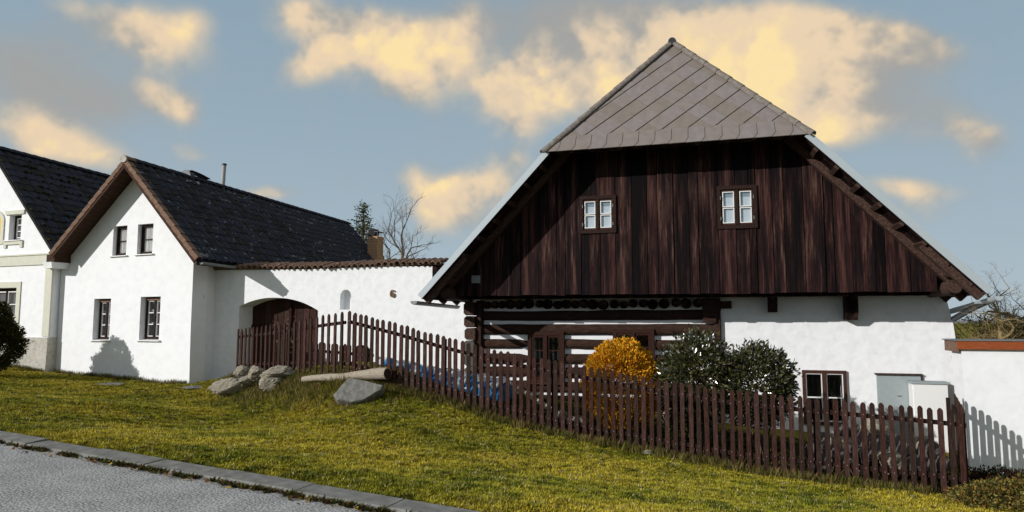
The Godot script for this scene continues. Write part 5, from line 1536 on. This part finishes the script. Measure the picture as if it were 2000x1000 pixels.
func build_plants() -> void:
	var gold := [Color(0.62, 0.28, 0.012), Color(0.70, 0.36, 0.018), Color(0.52, 0.20, 0.012), Color(0.60, 0.34, 0.03), Color(0.40, 0.19, 0.012)]
	shrub("golden_shrub", "rounded golden orange shrub behind the picket fence", 1214, 752, 12.75, Vector3(0.68, 0.80, 0.62), 26000, 0.055, 0.013, gold, M.leaf_gold, 0.13, 3, 0.75, 0.72)
	var rh := [Color(0.030, 0.036, 0.010), Color(0.042, 0.048, 0.013), Color(0.022, 0.024, 0.009), Color(0.085, 0.085, 0.03), Color(0.075, 0.062, 0.022)]
	shrub("evergreen_shrub", "dark glossy evergreen shrub beside the golden shrub", 1362, 742, 12.2, Vector3(0.66, 0.78, 0.6), 8500, 0.085, 0.019, rh, M.leaf_gloss, 0.30, 17, 0.55, 0.40)
	shrub("evergreen_shrub", "dark glossy evergreen shrub against the plain white wall", 1478, 752, 11.9, Vector3(0.62, 0.68, 0.55), 7600, 0.085, 0.019, rh, M.leaf_gloss, 0.26, 29, 0.55, 0.40)
	var gr := [Color(0.06, 0.075, 0.015), Color(0.09, 0.10, 0.02), Color(0.035, 0.045, 0.012)]
	shrub("dwarf_conifer", "small green dwarf conifer under the glossy evergreen shrub", 1330, 815, 12.3, Vector3(0.30, 0.42, 0.30), 5000, 0.05, 0.010, gr, M.leaf_dull, 0.2, 41, 0.8, 0.6)
	var th := [Color(0.030, 0.034, 0.008), Color(0.045, 0.048, 0.010), Color(0.020, 0.022, 0.006), Color(0.07, 0.048, 0.010)]
	# clipped conifer in front of the neighbour house: egg shape
	var b := Vector3(-14.15, 0.0, -18.75)
	b.y = gy(b.x, b.z)
	var t := thing("clipped_conifer", Transform3D(Basis(), b), "dark clipped conifer on the lawn before the stone plinth", "tree")
	var mb := MB.new()
	crown(mb, Vector3(0, 0.88, 0), Vector3(0.86, 0.72, 0.8), 17000, 0.075, 0.016, th, 0.22, 5, 0.7, 0.6)
	crown(mb, Vector3(0.05, 1.40, 0), Vector3(0.52, 0.62, 0.5), 8000, 0.07, 0.015, th, 0.2, 6, 0.7, 0.6)
	pb("crown", mb, M.leaf_dull, t)
	mb = MB.new(); stems(mb, Vector3(0, -0.1, 0), Vector3(0, 0.9, 0), Vector3(0.8, 0.6, 0.8), 12, 0.03, 7); pb("trunk", mb, M.bark, t)
	# low shrubs in the bottom right corner
	var lo := [Color(0.085, 0.08, 0.018), Color(0.13, 0.115, 0.03), Color(0.21, 0.17, 0.05), Color(0.20, 0.10, 0.018), Color(0.04, 0.04, 0.014)]
	shrub("low_shrub", "low olive shrub with small leaves at the foot of the fence end", 1965, 985, 9.6, Vector3(0.75, 0.30, 0.5), 9000, 0.045, 0.012, lo, M.leaf_dull, 0.25, 51, 0.5, 0.5)
	shrub("low_shrub", "yellowing sprawling shrub growing beyond the fence end", 2060, 985, 9.4, Vector3(0.7, 0.35, 0.5), 6000, 0.045, 0.012, lo, M.leaf_dull, 0.3, 52, 0.5, 0.5)
	var rd := [Color(0.018, 0.020, 0.010), Color(0.03, 0.028, 0.012), Color(0.05, 0.014, 0.010), Color(0.025, 0.012, 0.010)]
	shrub("dark_shrub", "dark reddish shrub spreading along the foot of the garden wall", 1950, 950, 10.6, Vector3(0.75, 0.26, 0.4), 5200, 0.045, 0.012, rd, M.leaf_dull, 0.35, 53, 0.5, 0.45)
	# golden climber twig in the corner is left to the shrubs above
	# bare trees
	var wb := at_depth(1982, 660, 12.8)
	bare_tree("bare_tree", "bare golden-lit fruit tree just behind the garden wall", Vector3(wb.x, -1.0, wb.z), 0.62, 0.045, 6, 27, 0.52, 0.05, M.bark_gold, "", Vector3(-0.3, 0, 0.1), 2.1)
	wb = at_depth(2050, 660, 13.3)
	bare_tree("bare_tree", "bare fruit tree leaning over the far end of the garden wall", Vector3(wb.x, -1.0, wb.z), 0.75, 0.055, 6, 33, 0.55, 0.03, M.bark_gold, "", Vector3(-0.35, 0, 0), 2.1)
	var k := 0
	for q in [[1928, 13.8, "tangled bare bush beside the timber house behind the garden wall"], [1955, 13.5, "tangled bare bush left of the golden-lit fruit tree's trunk"], [1985, 13.3, "tangled bare bush under the golden-lit fruit tree"], [2035, 13.1, "tangled bare bush below the leaning fruit tree"]]:
		var p := at_depth(q[0], 660, q[1])
		bush_tangle(q[2], Vector3(p.x, -1.0, p.z), 70 + k)
		k += 1
	var p1 := at_depth(787, 520, 38.0)
	bare_tree("bare_tree", "bare grey tree beyond the courtyard wall near the brick chimney", Vector3(p1.x, 0.2, p1.z), 1.9, 0.105, 5, 8, 0.42, 0.08, M.bark, "", Vector3(0.05, 0, 0), 3.6)
	var p2 := at_depth(783, 520, 39.0)
	bare_tree("bare_tree", "slender leaning bare tree beside the brick chimney", Vector3(p2.x, 0.2, p2.z), 1.7, 0.095, 5, 14, 0.42, 0.08, M.bark, "", Vector3(-0.3, 0, 0), 3.5)
	var p3 := at_depth(812, 520, 36.0)
	bare_tree("bare_tree", "small twiggy bare tree just above the tile coping", Vector3(p3.x, 0.2, p3.z), 0.9, 0.035, 4, 25, 0.5, 0.06, M.bark, "", Vector3.ZERO, 3.6)
	# spruce behind the cottage roof
	var pb_ := at_depth(706, 520, 42.0)
	t = thing("spruce_tree", Transform3D(Basis.from_scale(Vector3(1.6, 1.25, 1.6)), Vector3(pb_.x, 0.2, pb_.z)), "green spruce rising behind the cottage roof", "tree")
	mb = MB.new(); mb.tube(PackedVector3Array([Vector3(0, 0, 0), Vector3(0, 3.5, 0), Vector3(0.05, 6.9, 0)]), PackedFloat32Array([0.16, 0.10, 0.015]), 8); pb("trunk", mb, M.bark, t)
	mb = MB.new()
	var g := RandomNumberGenerator.new()
	g.seed = 77
	var sc := [Color(0.05, 0.07, 0.015), Color(0.075, 0.095, 0.02), Color(0.03, 0.045, 0.015)]
	var y := 2.6
	while y < 6.85:
		var reach := 1.15 * pow((7.2 - y) / 4.6, 1.05) + 0.05
		for i in 6:
			var an := g.randf_range(0, TAU)
			var d := Vector3(cos(an), g.randf_range(0.15, 0.5), sin(an)).normalized()
			var ln := reach * g.randf_range(0.55, 1.15)
			mb.col = Color(0.06, 0.045, 0.03)
			mb.tube(PackedVector3Array([Vector3(0, y, 0), Vector3(0, y, 0) + d * ln]), PackedFloat32Array([0.018, 0.006]), 3, false)
			for j in int(ln * 60):
				var f := g.randf_range(0.2, 1.0)
				var pp := Vector3(0, y, 0) + d * ln * f + Vector3(g.randfn(), g.randfn(), g.randfn()) * 0.07
				mb.col = sc[g.randi_range(0, 2)] * g.randf_range(0.7, 1.2)
				leaf(mb, pp, (d + Vector3(g.randfn(), g.randfn(), g.randfn()) * 0.6).normalized(), Vector3(g.randfn(), g.randfn(), g.randfn()).normalized(), 0.15, 0.022)
		y += 0.22
	pb("crown", mb, M.leaf_dull, t)
	# dry weed standing before the gate
	var wp := at_depth(553, 700, 16.8)
	t = thing("dry_weed", Transform3D(Basis(), Vector3(wp.x, gy(wp.x, wp.z), wp.z)), "tall dry weed standing before the dark wooden gate", "plant")
	mb = MB.new()
	for i in 7:
		var e := Vector3(g.randf_range(-0.25, 0.25), g.randf_range(1.0, 1.55), g.randf_range(-0.2, 0.2))
		mb.tube(PackedVector3Array([Vector3(g.randf_range(-0.08, 0.08), 0, 0), e * Vector3(0.4, 0.5, 0.4), e]), PackedFloat32Array([0.009, 0.007, 0.003]), 4, false)
	pb("stalks", mb, M.old_log, t)
	mb = MB.new()
	for i in 90:
		mb.col = Color(0.20, 0.15, 0.05) * g.randf_range(0.6, 1.3)
		leaf(mb, Vector3(g.randf_range(-0.25, 0.25), g.randf_range(0.6, 1.55), g.randf_range(-0.2, 0.2)), Vector3(g.randfn(), g.randfn(), g.randfn()).normalized(), Vector3(g.randfn(), g.randfn(), g.randfn()).normalized(), 0.07, 0.014)
	pb("leaves", mb, M.leaf_dull, t)
func bush_tangle(label: String, base: Vector3, seed_: int) -> void:
	var g := RandomNumberGenerator.new()
	g.seed = seed_
	var t := thing("bare_bush", Transform3D(Basis(), base), label, "bush")
	var mb := MB.new()
	for i in 230:
		var a := Vector3(g.randf_range(-0.45, 0.45), g.randf_range(0.9, 2.35), g.randf_range(-0.35, 0.35))
		var d := Vector3(g.randfn(), absf(g.randfn()) * 0.8 + 0.1, g.randfn()).normalized()
		var ln := g.randf_range(0.35, 0.8)
		var m := a + d * ln * 0.5 + Vector3(g.randfn(), g.randfn(), g.randfn()) * 0.12
		var e := m + (d + Vector3(g.randfn(), g.randfn(), g.randfn()) * 0.5).normalized() * ln * 0.5
		mb.tube(PackedVector3Array([a, m, e]), PackedFloat32Array([0.009, 0.007, 0.003]), 3, false)
		for j in 3:
			var s := m.lerp(e, g.randf())
			mb.tube(PackedVector3Array([s, s + Vector3(g.randfn(), g.randfn(), g.randfn()).normalized() * 0.25]), PackedFloat32Array([0.005, 0.002]), 3, false)
	pb("branches", mb, M.bark_gold, t)
	mb = MB.new()
	for i in 300:
		mb.col = [Color(0.16, 0.10, 0.03), Color(0.10, 0.09, 0.025), Color(0.20, 0.10, 0.04)][g.randi_range(0, 2)]
		leaf(mb, Vector3(g.randf_range(-0.5, 0.5), g.randf_range(1.0, 2.7), g.randf_range(-0.4, 0.4)), Vector3(g.randfn(), g.randfn(), g.randfn()).normalized(), Vector3(g.randfn(), g.randfn(), g.randfn()).normalized(), 0.06, 0.018)
	pb("dry_leaves", mb, M.leaf_dull, t)

# ---------------------------------------------------------------- loose things in the yard
func build_yard() -> void:
	# old tree trunk on the bank
	var a := at_depth(592, 741, 14.2); var b := at_depth(757, 730, 13.05)
	var mb := MB.new()
	var pts := PackedVector3Array(); var rr := PackedFloat32Array()
	for i in 13:
		var q := i / 12.0
		pts.append(a.lerp(b, q) + Vector3(0, 0.012 * sin(q * 9.0), 0)); rr.append(lerpf(0.055, 0.115, q) * (1.0 + 0.05 * sin(q * 23.0)))
	mb.tube(pts, rr, 16)
	var t := thing("fallen_log", Transform3D(), "pale weathered log lying on the bank beside the grey slab", "log")
	pb("trunk", mb, M.old_log, t)
	mb = MB.new(); var dd := (b - a).normalized(); mb.tube(PackedVector3Array([b + dd * 0.001, b + dd * 0.012]), PackedFloat32Array([0.10, 0.085]), 16); pb("cut_end", mb, M.log, t)
	# sheeted pile: blue tarpaulin with a white plastic sheet over it
	var p0 := at_depth(745, 735, 14.9); var p1 := at_depth(992, 778, 14.0)
	var L := Vector2(p1.x - p0.x, p1.z - p0.z).length()
	var f := frame(p0, rad_to_deg(atan2((p1 - p0).z, (p1 - p0).x)))
	var pile := thing("covered_pile", f, "pile covered with blue tarpaulin and white plastic sheet behind the fence", "pile")
	var surf := func(kind: int, i: int, j: int) -> Vector3:
		var q := i / 40.0; var s := j / 12.0
		var top := lerpf(0.52, 0.38, q) + (0.03 if kind == 1 else 0.0)
		var base := lerpf(p0.y - 0.15, p1.y - 0.05, q)
		var ang := s * PI
		var sc := 1.0 if kind == 0 else 0.93
		var n1 := bump_noise.get_noise_3d(q * 14.0, s * 6.0, 3.0 + kind) * 0.10 + bump_noise.get_noise_3d(q * 40.0, s * 14.0, 3.0) * 0.05
		return Vector3(q * L, base + pow(maxf(sin(ang), 0.0), 0.7) * (top + n1), cos(ang) * (0.42 + n1) * sc)
	for kind in 2:
		mb = MB.new()
		for i in 40:
			for j in 12:
				if kind == 1 and (j < 1 + int(2.0 * bump_noise.get_noise_1d(i * 6.0)) or j > 10): continue
				mb.quad(surf.call(kind, i, j), surf.call(kind, i + 1, j), surf.call(kind, i + 1, j + 1), surf.call(kind, i, j + 1))
		if kind == 0:
			for i in [0, 40]:
				for j in 12:
					var ctr: Vector3 = Vector3(surf.call(0, i, 6).x, surf.call(0, i, 0).y, 0)
					if i == 0: mb.tri(ctr, surf.call(0, i, j), surf.call(0, i, j + 1))
					else: mb.tri(ctr, surf.call(0, i, j + 1), surf.call(0, i, j))
		pb("tarpaulin" if kind == 0 else "plastic_sheet", mb, M.blue_tarp if kind == 0 else M.white_sheet, pile)
	# weathered plank leaning down the slope
	mb = MB.new()
	mb.beam(at_depth(1000, 752, 13.9), at_depth(1085, 805, 13.2), Vector3(0, 0.3, 1), 0.22, 0.05)
	var pl := pb("leaning_plank", mb, M.old_log)
	tag(pl, "weathered grey plank sloping down beside the sheeted pile", "plank")
	# bamboo cane in the shrub
	mb = MB.new(); mb.tube(PackedVector3Array([at_depth(1388, 812, 11.75), at_depth(1382, 762, 11.8)]), PackedFloat32Array([0.014, 0.012]), 8)
	var bc := pb("garden_stake", mb, M.old_log)
	tag(bc, "pale wooden stake standing in the glossy evergreen shrub", "stake")
	# white service box before the wall
	var r := corners(FH, 1789, 751, 1852, 880, -0.75)
	var bx := thing("service_box", FH, "white service cabinet with flat grey lid in front of the hatch", "cabinet")
	mb = MB.new(); mb.bbox(Vector3(r[0], -1.2, -1.05), Vector3(r[2], r[3], -0.75), 0.012); pb("cabinet", mb, M.white_paint, bx)
	mb = MB.new(); mb.bbox(Vector3(r[0] - 0.03, r[3] + 0.003, -1.07), Vector3(r[2] + 0.03, r[3] + 0.04, -0.72), 0.01); pb("lid", mb, M.grey_paint, bx)
	mb = MB.new(); mb.box(Vector3(r[2] + 0.002, r[3] - 0.36, -0.9), Vector3(r[2] + 0.02, r[3] - 0.14, -0.78)); pb("hinge", mb, M.zinc, bx)

# ---------------------------------------------------------------- grass
func blade_mesh(n: int, h: float, spread: float, w: float, seed_: int) -> ArrayMesh:
	var g := RandomNumberGenerator.new()
	g.seed = seed_
	var mb := MB.new()
	for i in n:
		var an := g.randf_range(0, TAU)
		var d := Vector3(cos(an), 0, sin(an))
		var p := d * g.randf_range(0.0, spread * 0.5)
		var hh := h * g.randf_range(0.55, 1.15)
		var tip := p + d * spread * g.randf_range(0.3, 1.1) + Vector3(0, hh, 0)
		var mid := p.lerp(tip, 0.5) + Vector3(0, hh * 0.16, 0)
		var s := d.cross(Vector3.UP) * w
		mb.col = Color(1, 1, 1) * g.randf_range(0.8, 1.2)
		mb.tri(p - s, p + s, mid + s * 0.7); mb.tri(p - s, mid + s * 0.7, mid - s * 0.7); mb.tri(mid - s * 0.7, mid + s * 0.7, tip)
	return mb.mesh()
func scatter(called: String, label: String, cat: String, me: Mesh, m: Material, xf: Array, cols: PackedColorArray) -> void:
	var mm := MultiMesh.new()
	mm.transform_format = MultiMesh.TRANSFORM_3D
	mm.use_colors = true
	mm.mesh = me
	mm.instance_count = xf.size()
	for i in xf.size():
		mm.set_instance_transform(i, xf[i]); mm.set_instance_color(i, cols[i])
	var o := MultiMeshInstance3D.new()
	o.name = numbered(called)
	o.multimesh = mm
	o.material_override = m
	add_child(o)
	tag(o, label, cat, "", "stuff")
func behind_fence(p: Vector3) -> bool:
	var a := FF.affine_inverse() * p
	var b := FL.affine_inverse() * p
	return (a.x > 0.0 and a.z < -0.05) or (a.x <= 0.0 and b.z < -0.05)
func in_building(p: Vector3) -> bool:
	var k := FK.affine_inverse() * p
	if k.z < 0.06 and k.x < 0.15 and k.x > -30.0: return true
	var n := FN.affine_inverse() * p
	if n.z < 0.08 and n.x < 0.1: return true
	var h := FH.affine_inverse() * p
	if h.z < -0.85 and h.x > -5.0 and h.x < 5.4: return true
	var q := FG.affine_inverse() * p
	if q.z < 0.05: return true
	var r := FR.affine_inverse() * p
	return r.x > -0.1 and r.z < 0.05
func build_grass() -> void:
	var g := RandomNumberGenerator.new()
	g.seed = 4
	var xf := []; var cols := PackedColorArray()
	var px_ := []; var pc := PackedColorArray()
	var patch := FastNoiseLite.new()
	patch.seed = 31; patch.frequency = 0.35; patch.fractal_octaves = 4
	var fine := FastNoiseLite.new()
	fine.seed = 32; fine.frequency = 2.4; fine.fractal_octaves = 2
	var tries := 0
	while xf.size() < 210000 and tries < 900000:
		tries += 1
		# denser near the camera
		var z := -lerpf(3.5, 21.5, pow(g.randf(), 1.35))
		var x := g.randf_range(-0.82, 0.82) * (-z) + g.randf_range(-1.5, 1.5)
		if kerb_dist(x, z) < 0.27 + g.randf() * 0.05: continue
		var p := Vector3(x, 0, z)
		if in_building(p) or behind_fence(p): continue
		p.y = gy(x, z) - 0.006
		var n1 := patch.get_noise_2d(x, z); var n2 := fine.get_noise_2d(x, z)
		if n2 > 0.38 and g.randf() < 0.6: continue
		var s := g.randf_range(0.65, 1.2) * (1.0 + 0.35 * n2)
		xf.append(Transform3D(Basis(Vector3.UP, g.randf() * TAU) * Basis.from_scale(Vector3(s, s * g.randf_range(0.7, 1.2), s)), p))
		var k := Color(0.29, 0.275, 0.022).lerp(Color(0.43, 0.345, 0.034), clampf(0.5 + n1 * 1.5, 0, 1)).lerp(Color(0.085, 0.105, 0.012), clampf(n2 * 1.3 - n1 * 0.8, 0, 1))
		if g.randf() < 0.06: k = Color(0.42, 0.36, 0.16)
		elif g.randf() < 0.09: k = Color(0.10, 0.06, 0.02)
		cols.append(k * g.randf_range(0.6, 1.35))
	scatter("lawn_grass", "short mossy olive green lawn sloping to the road", "grass", blade_mesh(7, 0.042, 0.05, 0.0055, 1), M.grass, xf, cols)
	# longer dry grass under the fence, round the stones and along walls
	xf = []; cols = PackedColorArray()
	var lines := []
	for i in 2600:
		var u := g.randf_range(0.0, 9.8)
		lines.append(FF * Vector3(u, 0, g.randfn() * 0.12 + 0.06))
	for i in 900:
		lines.append(FL * Vector3(g.randf_range(-6.8, 0.0), 0, absf(g.randfn()) * 0.35))
	for i in 500:
		lines.append(FK * Vector3(g.randf_range(-5.7, 0.0), 0, 0.06 + absf(g.randfn()) * 0.07))
	for i in 1500:
		var c := at_depth(470, 765, 16.4).lerp(at_depth(740, 775, 12.6), g.randf())
		lines.append(c + Vector3(g.randfn() * 0.35, 0, g.randfn() * 0.3))
	for i in 300:
		lines.append(FN * Vector3(g.randf_range(-3.0, 0.0), 0, 0.1 + absf(g.randfn()) * 0.06))
	for p in lines:
		if in_building(p): continue
		p.y = gy(p.x, p.z) - 0.01
		var s := g.randf_range(0.5, 1.25)
		xf.append(Transform3D(Basis(Vector3.UP, g.randf() * TAU) * Basis.from_scale(Vector3(s, s, s)), p))
		cols.append([Color(0.20, 0.15, 0.045), Color(0.12, 0.12, 0.02), Color(0.07, 0.085, 0.016), Color(0.27, 0.20, 0.08)][g.randi_range(0, 3)] * g.randf_range(0.7, 1.2))
	scatter("tall_grass", "longer dry grass tufts under the fence and round the stones", "grass", blade_mesh(9, 0.15, 0.10, 0.0032, 2), M.grass, xf, cols)
	var bed := MB.new()
	for i in 52:
		for j in 14:
			var q := []
			for c in [[0, 0], [1, 0], [1, 1], [0, 1]]:
				var w := FF * Vector3(0.4 + (i + c[0]) * 0.19, 0, -0.12 - (j + c[1]) * 0.19)
				w.y = gy(w.x, w.z) + 0.012 + 0.02 * bump_noise.get_noise_2d(w.x * 3.0, w.z * 3.0)
				q.append(w)
			bed.quad(q[0], q[1], q[2], q[3])
	var bo := pb("garden_bed", bed, M.earth)
	bo.set_meta("kind", "structure"); bo.set_meta("label", "dark earth of the garden bed behind the fence")
	# garden ground cover behind the fence
	xf = []; cols = PackedColorArray()
	for i in 5000:
		var p := FF * Vector3(g.randf_range(0.3, 10.2), 0, g.randf_range(-3.0, -0.1))
		if in_building(p): continue
		p.y = gy(p.x, p.z) - 0.01
		var s := g.randf_range(0.5, 1.3)
		xf.append(Transform3D(Basis(Vector3.UP, g.randf() * TAU) * Basis.from_scale(Vector3(s, s, s)), p))
		cols.append([Color(0.05, 0.06, 0.014), Color(0.08, 0.085, 0.02), Color(0.12, 0.10, 0.03)][g.randi_range(0, 2)] * g.randf_range(0.7, 1.2))
	scatter("ground_cover", "low green ground cover in the garden behind the fence", "plants", blade_mesh(8, 0.08, 0.08, 0.008, 3), M.grass, xf, cols)
	# weeds and fallen leaves in the gutter of the road
	xf = []; cols = PackedColorArray(); px_ = []
	for i in 1500:
		var q := g.randf_range(-9.0, 6.0)
		if patch.get_noise_1d(q * 4.0) < -0.05 and g.randf() < 0.85: continue
		var p := kerb_a + kerb_u * q + kerb_n * (-0.02 - absf(g.randfn()) * 0.035)
		p.y = road_y(p.x) + 0.002
		var s := g.randf_range(0.4, 1.0)
		xf.append(Transform3D(Basis(Vector3.UP, g.randf() * TAU) * Basis.from_scale(Vector3(s, s * 0.8, s)), p))
		cols.append([Color(0.05, 0.06, 0.014), Color(0.09, 0.09, 0.02), Color(0.10, 0.06, 0.02)][g.randi_range(0, 2)] * g.randf_range(0.6, 1.2))
	scatter("kerb_weeds", "small weeds growing in the gutter along the kerb", "weeds", blade_mesh(8, 0.055, 0.06, 0.011, 5), M.grass, xf, cols)
	var lm := MB.new()
	leaf(lm, Vector3(-0.03, 0, 0), Vector3(1, 0, 0), Vector3(0, 1, 0), 0.06, 0.018)
	for i in 520:
		var q := g.randf_range(-9.0, 6.0)
		var p := kerb_a + kerb_u * q + kerb_n * (-0.03 - absf(g.randfn()) * 0.07)
		var on_grass := i % 3 == 0
		if on_grass:
			p = Vector3(g.randf_range(-9, 6), 0, -g.randf_range(5, 17))
			if kerb_dist(p.x, p.z) < 0.3 or in_building(p) or behind_fence(p): continue
			p.y = gy(p.x, p.z) + 0.035
		else:
			p.y = road_y(p.x) + 0.015
		px_.append(Transform3D(Basis(Vector3.UP, g.randf() * TAU) * Basis(Vector3.RIGHT, g.randfn() * 0.5) * Basis(Vector3(0, 0, 1), g.randfn() * 0.4), p))
		pc.append([Color(0.16, 0.08, 0.03), Color(0.25, 0.15, 0.06), Color(0.36, 0.30, 0.20), Color(0.10, 0.05, 0.03), Color(0.40, 0.26, 0.03)][g.randi_range(0, 4)])
	scatter("fallen_leaves", "dry fallen leaves scattered on the road edge and lawn", "leaves", lm.mesh(), M.leaf_dull, px_, pc)

# ---------------------------------------------------------------- scene
func _ready() -> void:
	rng.seed = 2024
	# camera
	var cam := Camera3D.new()
	cam.name = "camera"
	cam.fov = rad_to_deg(2.0 * atan(500.0 / FOCAL))
	cam.near = 0.1
	cam.far = 2000.0
	cam.position = EYE
	cam.rotation = Vector3(pitch, 0, 0)
	add_child(cam)
	cam.current = true
	# sky and exposure
	var env := Environment.new()
	env.background_mode = Environment.BG_SKY
	var sky := Sky.new()
	sky.sky_material = make_sky()
	env.sky = sky
	env.background_energy_multiplier = 1.0
	env.tonemap_mode = Environment.TONE_MAPPER_LINEAR
	env.tonemap_exposure = 1.2
	env.sdfgi_enabled = true; env.ssao_enabled = true; env.ssil_enabled = true
	var we := WorldEnvironment.new()
	we.name = "world_environment"
	we.environment = env
	add_child(we)
	# low autumn sun from behind the camera's left shoulder
	var sun := DirectionalLight3D.new()
	sun.name = "sun"
	sun.light_energy = 1.05
	sun.light_color = Color(1.0, 0.985, 0.965)
	sun.light_angular_distance = 0.5
	sun.shadow_enabled = true
	add_child(sun)
	sun.look_at_from_position(Vector3.ZERO, -Vector3(-0.822, 0.342, 0.456), Vector3.UP)
	print("sky done ", Time.get_ticks_msec())

	make_materials()
	print("materials ", Time.get_ticks_msec())
	bump_noise.seed = 77; bump_noise.frequency = 1.0; bump_noise.fractal_octaves = 2
	# frames of the main planes
	FH = frame(at_depth(1320, 572, 14.0), 15.9)
	FK = frame(at_depth(372, 752, 19.0), 24.0)
	FG = frame(at_depth(410, 750, 20.0), 17.0)
	FR = frame(Vector3(877.0 / 1350.0 * 11.9, 0, -11.9), 15.9)
	FN = frame(FK * Vector3(-5.7, 0, 0.25), 22.0)
	var c0 := at_depth(682, 670, 13.55); var c1 := at_depth(1885, 885, 10.15)
	nail_mesh = BoxMesh.new()
	nail_mesh.size = Vector3(0.008, 0.008, 0.006)
	FF = frame(c0, rad_to_deg(atan2(c1.z - c0.z, c1.x - c0.x)))
	var l0 := at_depth(463, 690, 18.95)
	FL = frame(c0, rad_to_deg(atan2(c0.z - l0.z, c0.x - l0.x)))
	kerb_a = on_road(756, 999)
	var kb := on_road(0, 864)
	kerb_u = kerb_a - kb
	kerb_u.y = 0; kerb_u = kerb_u.normalized()
	kerb_n = Vector3(kerb_u.z, 0, -kerb_u.x)
	if kerb_n.z > 0: kerb_n = -kerb_n
	kerb_a.y = 0
	fit_terrain()
	build_ground()
	print("ground ", Time.get_ticks_msec())
	build_timber_house()
	build_cottage()
	build_neighbour()
	build_walls()
	print("buildings ", Time.get_ticks_msec())
	build_fences()
	build_stones()
	build_plants()
	build_yard()
	print("plants ", Time.get_ticks_msec())
	build_grass()
	print("all ", Time.get_ticks_msec())
